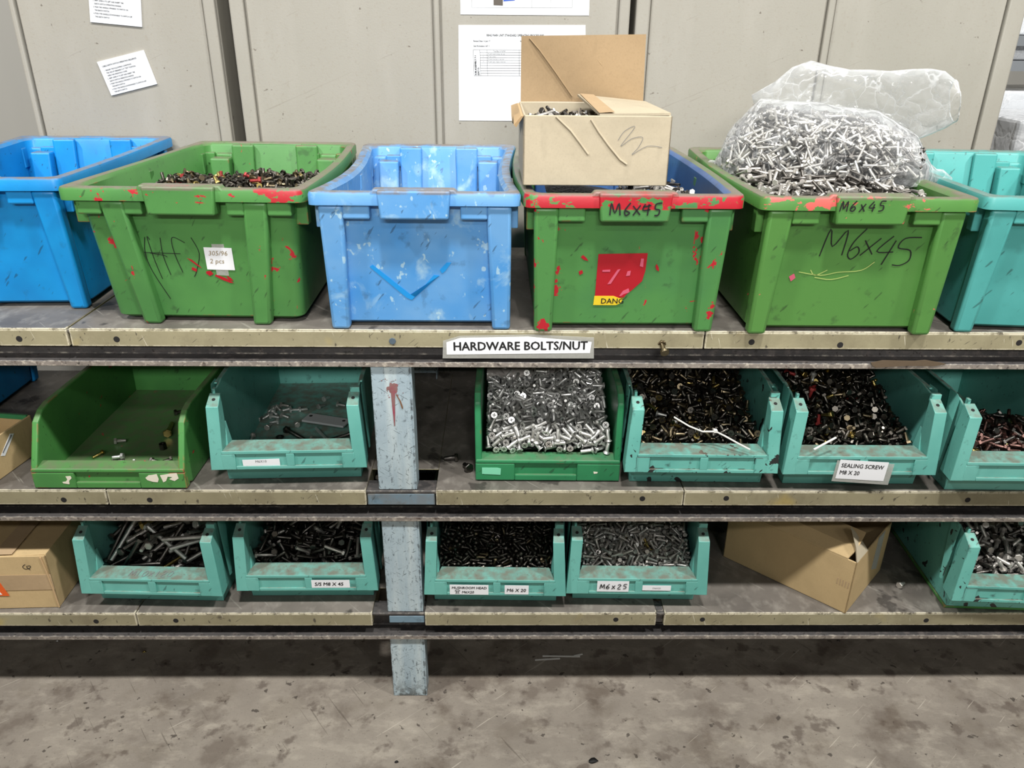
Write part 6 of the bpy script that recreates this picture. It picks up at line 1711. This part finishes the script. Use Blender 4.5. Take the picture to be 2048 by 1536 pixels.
M['bed_dark'] = bed_material('heap_shadow_layer', lin(34, 33, 32), lin(70, 68, 64))
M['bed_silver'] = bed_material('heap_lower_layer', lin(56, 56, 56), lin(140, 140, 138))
XB = (-.128, .128)
heap('b3', B3, 'countersunk_screw', 'screw', 'bright silver countersunk screw heaped in the deep green bin', 'silver countersunk screws in the deep green bin',
     'loose_screws', 'lower layers of silver countersunk screws in the deep green bin', [('zinc', 6), ('zinc_dull', 3)], (XB, (.03, .36), [(.0, .052), (.1, .085), (.22, .128), (.4, .14)], 0), bed_mat='bed_silver')
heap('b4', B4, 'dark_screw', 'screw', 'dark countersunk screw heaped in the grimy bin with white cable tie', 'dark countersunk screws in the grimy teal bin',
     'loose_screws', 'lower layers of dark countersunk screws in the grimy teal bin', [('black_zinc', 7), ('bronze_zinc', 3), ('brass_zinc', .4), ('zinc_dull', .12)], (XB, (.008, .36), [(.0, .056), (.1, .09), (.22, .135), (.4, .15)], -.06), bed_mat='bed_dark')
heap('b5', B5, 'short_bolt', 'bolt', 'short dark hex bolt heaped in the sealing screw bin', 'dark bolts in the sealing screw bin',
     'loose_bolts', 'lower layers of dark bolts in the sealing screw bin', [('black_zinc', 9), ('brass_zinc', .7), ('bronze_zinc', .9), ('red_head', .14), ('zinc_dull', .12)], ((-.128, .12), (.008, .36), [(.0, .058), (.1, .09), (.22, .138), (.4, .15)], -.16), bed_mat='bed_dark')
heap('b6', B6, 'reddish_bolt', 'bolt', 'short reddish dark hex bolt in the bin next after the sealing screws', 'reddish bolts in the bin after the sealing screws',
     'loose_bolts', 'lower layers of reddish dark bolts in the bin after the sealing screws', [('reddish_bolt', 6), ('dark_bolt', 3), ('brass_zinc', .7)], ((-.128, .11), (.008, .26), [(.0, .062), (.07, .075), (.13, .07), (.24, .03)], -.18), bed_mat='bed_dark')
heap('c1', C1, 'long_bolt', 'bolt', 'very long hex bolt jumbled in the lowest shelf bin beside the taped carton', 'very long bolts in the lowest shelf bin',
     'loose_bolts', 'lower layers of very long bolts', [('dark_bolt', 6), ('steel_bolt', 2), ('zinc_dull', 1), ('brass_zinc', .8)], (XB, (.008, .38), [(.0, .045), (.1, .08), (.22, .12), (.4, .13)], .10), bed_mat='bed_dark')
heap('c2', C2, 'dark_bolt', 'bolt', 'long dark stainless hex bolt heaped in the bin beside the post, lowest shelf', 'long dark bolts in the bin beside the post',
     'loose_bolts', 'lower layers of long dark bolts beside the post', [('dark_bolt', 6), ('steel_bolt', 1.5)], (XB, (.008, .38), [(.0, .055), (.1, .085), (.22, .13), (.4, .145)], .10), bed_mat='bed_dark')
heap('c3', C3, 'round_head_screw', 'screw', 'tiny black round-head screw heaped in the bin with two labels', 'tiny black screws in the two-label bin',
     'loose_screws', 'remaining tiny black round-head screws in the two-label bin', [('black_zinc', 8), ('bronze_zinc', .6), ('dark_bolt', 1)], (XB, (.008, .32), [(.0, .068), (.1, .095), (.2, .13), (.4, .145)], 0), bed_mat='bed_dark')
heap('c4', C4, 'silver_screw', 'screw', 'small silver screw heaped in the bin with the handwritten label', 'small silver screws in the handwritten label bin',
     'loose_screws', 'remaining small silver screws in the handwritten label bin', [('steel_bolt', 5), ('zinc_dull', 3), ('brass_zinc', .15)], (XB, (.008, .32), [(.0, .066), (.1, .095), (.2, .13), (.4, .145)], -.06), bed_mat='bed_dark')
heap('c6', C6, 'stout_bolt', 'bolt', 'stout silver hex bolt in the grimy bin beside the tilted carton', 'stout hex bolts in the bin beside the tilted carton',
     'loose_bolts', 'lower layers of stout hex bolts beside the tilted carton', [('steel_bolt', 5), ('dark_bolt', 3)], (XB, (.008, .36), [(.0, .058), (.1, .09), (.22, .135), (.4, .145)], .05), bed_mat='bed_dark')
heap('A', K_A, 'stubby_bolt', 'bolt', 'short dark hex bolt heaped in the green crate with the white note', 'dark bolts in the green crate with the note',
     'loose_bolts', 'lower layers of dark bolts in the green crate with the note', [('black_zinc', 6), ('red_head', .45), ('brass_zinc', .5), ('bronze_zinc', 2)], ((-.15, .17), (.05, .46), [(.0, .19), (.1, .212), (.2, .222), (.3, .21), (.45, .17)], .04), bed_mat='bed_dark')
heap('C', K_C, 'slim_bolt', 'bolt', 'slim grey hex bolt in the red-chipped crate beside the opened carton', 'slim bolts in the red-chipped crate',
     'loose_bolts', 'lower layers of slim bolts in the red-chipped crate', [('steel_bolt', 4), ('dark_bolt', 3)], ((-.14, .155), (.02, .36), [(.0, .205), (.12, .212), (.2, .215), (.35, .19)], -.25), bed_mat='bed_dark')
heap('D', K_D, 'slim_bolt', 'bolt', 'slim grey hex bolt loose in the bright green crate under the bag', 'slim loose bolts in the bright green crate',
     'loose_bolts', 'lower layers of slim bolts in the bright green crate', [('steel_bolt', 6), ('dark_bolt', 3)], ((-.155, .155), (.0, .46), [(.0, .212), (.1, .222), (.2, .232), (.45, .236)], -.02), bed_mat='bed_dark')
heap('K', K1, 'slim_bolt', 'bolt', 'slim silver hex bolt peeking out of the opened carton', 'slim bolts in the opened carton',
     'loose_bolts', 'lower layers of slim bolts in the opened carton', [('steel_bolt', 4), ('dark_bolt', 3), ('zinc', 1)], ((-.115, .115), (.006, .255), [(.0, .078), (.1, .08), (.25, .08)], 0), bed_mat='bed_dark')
heap('G', None, 'bagged_bolt', 'bolt', 'slim silver hex bolt packed inside the clear plastic bag', 'slim bolts inside the plastic bag',
     'bagged_bolts', 'inner mass of slim silver bolts inside the plastic bag', [('zinc', .8), ('steel_bolt', 4), ('dark_bolt', 3)])

# ------------------------------------------------------------------ the plastic bag
BL, BR = Vector((.455, .345, 0)), Vector((.835, .185, 0))
BAX = (BR - BL).normalized()
BPR = Vector((-BAX.y, BAX.x, 0))
BLEN = (BR - BL).length
BTOP = [(0, 1.168), (.05, 1.23), (.18, 1.286), (.43, 1.282), (.72, 1.272), (.9, 1.235), (1, 1.178)]


def bag_ring(u, k=1.0, n=44, jit=0.0):
    c = BL + BAX * (BLEN * u)
    uu = max(0, min(1, u))
    b = .092 * max(.02, 1 - (2 * uu - 1) ** 4) ** .5 * k
    h = interp(BTOP, uu) - 1.158
    out = []
    for i in range(n):
        ph = 2 * pi * i / n
        s = sin(ph)
        z = 1.158 + h * k * s if s > 0 else 1.158 + .012 * s
        j = jit * (sin(7 * ph + 23 * u) * .5 + sin(17 * ph - 41 * u) * .3 + sin(31 * ph + 67 * u) * .25)
        out.append(tuple(c + BPR * (b * cos(ph) * (1 + j)) + Vector((0, 0, z + j * .03 * max(s, 0)))))
    return out


bag = thing('plastic_bag', 'clear crumpled plastic bag full of bolts lying on the bright green crate', 'bag', (0, 0, 0))
mb = MB()
N_ = 40
rs = []
for i in range(N_ + 1):
    u = -.035 + 1.075 * i / N_
    rs.append(bag_ring(u, 1.08, 44, .045))
c0 = sum((Vector(p) for p in rs[0]), Vector()) / 44 - BAX * .01
c1 = sum((Vector(p) for p in rs[-1]), Vector()) / 44 + BAX * .012
rs = [[tuple(c0 + (Vector(p) - c0) * .1) for p in rs[0]]] + rs + [[tuple(c1 + (Vector(p) - c1) * .25 + BAX * .01) for p in rs[-1]]]
mb.loft(rs)
mb.build('filled_body', 'film', bag, smooth=60)
# dark inner mass under the bagged bolts
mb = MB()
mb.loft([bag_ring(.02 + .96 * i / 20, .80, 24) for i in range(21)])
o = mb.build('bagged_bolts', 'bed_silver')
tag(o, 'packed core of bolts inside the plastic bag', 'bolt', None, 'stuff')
# the empty neck of the bag flopping over to its open mouth
NK = [  # top pixel, bottom pixel, depth plane, thickness
    ((1503, 190), (1512, 226), .40, .010), ((1550, 163), (1552, 226), .38, .030), ((1585, 134), (1590, 226), .365, .040), ((1622, 121), (1630, 224), .355, .045),
    ((1660, 131), (1672, 226), .34, .045), ((1700, 139), (1716, 234), .32, .045), ((1740, 139), (1752, 246), .30, .045), ((1780, 142), (1790, 262), .27, .045),
    ((1825, 138), (1826, 282), .24, .045), ((1862, 137), (1862, 268), .21, .046), ((1890, 142), (1890, 256), .19, .046), ((1911, 160), (1908, 244), .175, .040)]
rs = []
n = 40
for k, (a, b, Y, w) in enumerate(NK):
    A, B = at_y(a[0], a[1], Y), at_y(b[0], b[1], Y)
    c, r = (A + B) / 2, (A - B) / 2
    ring_ = []
    for i in range(n):
        ph = 2 * pi * i / n
        jj = 1 + .05 * sin(5 * ph + k * 1.9) + .04 * sin(11 * ph - k * 2.7) + .02 * sin(19 * ph + k)
        ring_.append(tuple(c + r * (cos(ph) * (1 if abs(cos(ph)) > .95 else jj)) + Vector((.25, .95, 0)) * (w * sin(ph) * jj)))
    rs.append(ring_)
mb = MB()
mb.loft(rs, True, False)
mb.build('open_neck', 'film_haze', bag, smooth=70)
MB().tube([rs[-1][i % n] for i in range(n + 1)], .0012, 5).build('mouth_edge', 'film_haze', bag)

# ------------------------------------------------------------------ loose pieces


def loose(px, py, Z, ang, bt, mat, label, group=None, name='hex_bolt', cat='bolt', tilt=0.0, stand=0.0):
    kind, d, L, hw, hh = BT[bt] if isinstance(bt, str) else bt
    me = bolt_mesh(name, kind, d, L, hw, hh, mat)
    o = bpy.data.objects.new(name, me)
    COL.objects.link(o)
    a = radians(ang)
    t = atan2(hw / 2 - d / 2, L)
    if stand:
        ax_ = Vector((cos(a) * .15, sin(a) * .15, -1 if stand < 0 else 1)).normalized()
        p = at_z(px, py, Z + L / 2)
        p.z = Z + L / 2 + .001
    else:
        ax_ = Vector((cos(a) * cos(t), sin(a) * cos(t), sin(t)))
        p = at_z(px, py, Z + hw / 2)
        p.z = Z + (hw + d) / 4 + .0006
    o.matrix_world = axis_matrix(p, ax_, pi / 6)
    return tag(o, label, cat, group)


def nut(px, py, Z, s, h, mat, label, name='hex_nut', cat='nut', group=None):
    p = at_z(px, py, Z)
    mb = MB()
    ring = lambda r, z, n=24: [(r(2 * pi * i / n) * cos(2 * pi * i / n), r(2 * pi * i / n) * sin(2 * pi * i / n), z) for i in range(n)]
    hexr = lambda a: (s / 2) / cos((a % (pi / 3)) - pi / 6) if name == 'hex_nut' else s / 2
    hole = lambda a: s * .27
    mb.loft([ring(hole, 0), ring(hexr, 0), ring(hexr, h), ring(hole, h), ring(hole, 0)], False, False)
    o = mb.build(name, mat, smooth=30)
    o.location = (p.x, p.y, Z + .0006)
    return tag(o, label, cat, group)


Z1 = T2 + .0105
loose(240, 881, Z1, 200, 'hex8x20', 'steel_bolt', 'small dark bolt lying behind the shiny silver one in the nearly empty green bin')
loose(196, 909, Z1, 62, 'hex6x25', 'brass_zinc', 'brassy bolt leaning near the side wall of the nearly empty green bin')
loose(236, 913, Z1, 5, 'hex8x20', 'zinc', 'shiny silver bolt just behind the front band of the nearly empty green bin')
loose(237, 922, Z1, 215, 'hex8x20', 'black_zinc', 'black bolt touching the shiny silver one in the nearly empty green bin')
loose(261, 925, Z1, 14, 'hex6x20', 'zinc', 'tiny silver bolt half behind the front band of the nearly empty green bin')
loose(311, 922, Z1, 170, 'hex8x20', 'dark_bolt', 'grey bolt behind the front band, near the white paint flakes of the green bin')
loose(333, 921, Z1, 28, 'hex8x20', 'black_zinc', 'black bolt next to the grey one, near the white paint flakes of the green bin')
nut(327, 898, Z1, .014, .013, 'black_zinc', 'black hex nut in the middle of the nearly empty green bin')
loose(339, 856, Z1, -78, ('hex', .0095, .062, .017, .0068), 'brass_zinc', 'thick brass-tipped bolt at the far side of the nearly empty green bin')
loose(369, 821, Z1, 215, 'hex8x45', 'dark_bolt', 'thin bolt lying at the back of the nearly empty green bin')
Z2 = T2 + .0055
GS = 'short bolts scattered in the teal bin beside the post'
for px, py, an in ((519, 836, 260), (537, 852, 262), (504, 874, 95), (569, 810, 176), (542, 819, 60), (549, 825, 135), (557, 816, 130), (574, 818, 20), (588, 819, 200), (606, 818, 205),
                   (549, 833, 176), (549, 843, 2), (570, 832, 160), (592, 847, 305), (532, 833, 55), (653, 796, 235), (643, 811, 230), (682, 809, 172), (629, 879, 172)):
    loose(px, py, Z2, an, ('hex', .0066, .022, .0125, .005), R.choice(('zinc', 'steel_bolt', 'zinc_dull')), 'short grey hex bolt scattered in the teal bin beside the post', GS)
loose(590, 868, Z2, 140, ('hex', .0098, .07, .016, .0065), 'dark_bolt', 'thick black bolt with silver end in the teal bin beside the post')
loose(643, 868, Z2 + .001, -58, ('hex', .007, .075, .011, .005), 'zinc', 'long bare stud under the steel plate in the teal bin')
loose(680, 873, Z2, 32, ('hex', .008, .06, .014, .006), 'dark_bolt', 'dark bolt in the front corner of the teal bin, beside the post')
nut(560, 876, Z2, .018, .003, 'dark_bolt', 'flat dark washer on the floor of the teal bin beside the post', 'washer', 'washer')
M['plate_metal'] = plain('brushed_plate_steel', lin(196, 198, 200), .45, .4)
pl = thing('steel_plate', 'grey steel plate with two holes lying in the teal bin', 'plate', at_z(653, 845, Z2 + .010) + Vector((0, 0, .003)), -17)
MB().box((-.053, -.019, 0), (.053, .019, .005)).build('plate', 'plate_metal', pl, bevel=.0008)
for x in (-.043, .042):
    MB().disc((x, .006, .005), (0, 0, 1), .0042, .0003, 14).build('hole', 'dark_hole', pl)
loose(902, 915, T2, 2, ('hex', .0095, .030, .016, .0065), 'dark_bolt', 'grey bolt lying on the middle shelf between the post and deep green bin')
loose(934, 932, T2, -62, ('hex', .011, .026, .018, .0075), 'dark_bolt', 'thick bolt showing its head, on middle shelf beside the deep green bin')
loose(1803, 1168, T1, 215, ('hex', .008, .024, .014, .006), 'steel_bolt', 'silver bolt lying alone on the lowest shelf beside the tilted carton')


def ribbon(name, pts, w, th, mat, label, cat, rx=(0, 0, 1)):
    mb = MB()
    rings = []
    P = [Vector(p) for p in pts]
    for i, p in enumerate(P):
        d = (P[min(i + 1, len(P) - 1)] - P[max(i - 1, 0)]).normalized()
        s = d.cross(Vector(rx)).normalized() * w / 2
        u = s.cross(d).normalized() * th / 2
        rings.append([p + s + u, p - s + u, p - s - u, p + s - u])
    mb.loft(rings)
    o = mb.build(name, mat)
    return tag(o, label, cat)


zt = lambda x, y, z: at_z(x, y, z)
t = ribbon('cable_tie', [zt(1348, 834, .722), zt(1378, 852, .706), (zt(1405, 863, .698)), zt(1432, 863, .696), zt(1450, 872, .690), zt(1475, 886, .679), zt(1500, 899, .669)], .0045, .0014, 'white_plastic',
           'white bent cable tie lying on the dark countersunk screws', 'cable tie')
MB().box(zt(1428, 866, .694), zt(1428, 866, .694) + Vector((.007, .009, .005))).build('tie_head', 'white_plastic', t)
ribbon('cable_tie', [zt(1628, 899, .678), zt(1648, 888, .686), zt(1672, 875, .694)], .0042, .0014, 'white_plastic', 'short white cable tie end sticking out of the sealing screw bin', 'cable tie')
for k, (a, b) in enumerate((((1085, 1312), (1160, 1313)), ((1070, 1320), (1120, 1317)), ((1148, 1312), (1165, 1308)))):
    ribbon('cable_tie', [zt(a[0], a[1], .0025), zt((a[0] + b[0]) / 2, (a[1] + b[1]) / 2, .003), zt(b[0], b[1], .0025)], .004, .0014, 'white_plastic',
           ('long grey-white cable tie on the floor under the shelf', 'cable tie piece crossing the long one on the floor', 'shortest cable tie piece on the floor under the shelf')[k], 'cable tie')


def pebble(px, py, r, mat, label, cat='scrap', fl=.5, name='scrap'):
    p = at_z(px, py, 0)
    mb = MB()
    rings = []
    for j in range(6):
        a = pi * j / 5 - pi / 2
        rings.append([(r * max(cos(a), .02) * (1 + .25 * sin(3 * q + j)) * cos(q), r * .7 * max(cos(a), .02) * (1 + .2 * sin(2 * q)) * sin(q), r * fl * (1 + sin(a))) for q in [2 * pi * i / 10 for i in range(10)]])
    mb.loft(rings)
    o = mb.build(name, mat, smooth=60)
    o.location = (p.x, p.y, .0004)
    return tag(o, label, cat)


pebble(1186, 1523, .010, 'recess', 'black lump of debris on the open floor', 'debris', .3, 'debris_lump')
pebble(793, 1525, .004, 'recess', 'small black crumb on the floor below the post', 'debris', .5, 'debris_lump')
pebble(289, 1305, .0045, 'brass_zinc', 'yellowish metal crumb on the dark floor under the shelf', 'debris', .5, 'metal_crumb')
pebble(115, 1283, .0035, 'zinc', 'silver metal crumb on the floor under the shelf near the taped carton', 'debris', .5, 'metal_crumb')
pebble(1677, 1283, .0045, 'dark_bolt', 'dark metal crumb on the floor under the tilted carton', 'debris', .5, 'metal_crumb')

# dusty film over the back of the silver screws
fp_ = MB()
rows = []
for j in range(9):
    row = []
    for i in range(15):
        u, v = i / 14, j / 8
        row.append((-.13 + .155 * u - .03 * v * u, .185 + .13 * v + .03 * u, .147 + .028 * sin(pi * min(1, v * 1.4)) * (1 - .5 * u) + .006 * sin(u * 14 + v * 5) + .004 * sin(v * 17 + u * 9)))
    rows.append(row)
fp_.loft([r + [(x, y, z - .0012) for x, y, z in reversed(r)] for r in rows])
o = fp_.build('plastic_sheet', 'dark_film', smooth=60)
o.matrix_world = B3.matrix_basis
tag(o, 'dusty crumpled plastic sheet lying over the back of the silver screws', 'plastic sheet')
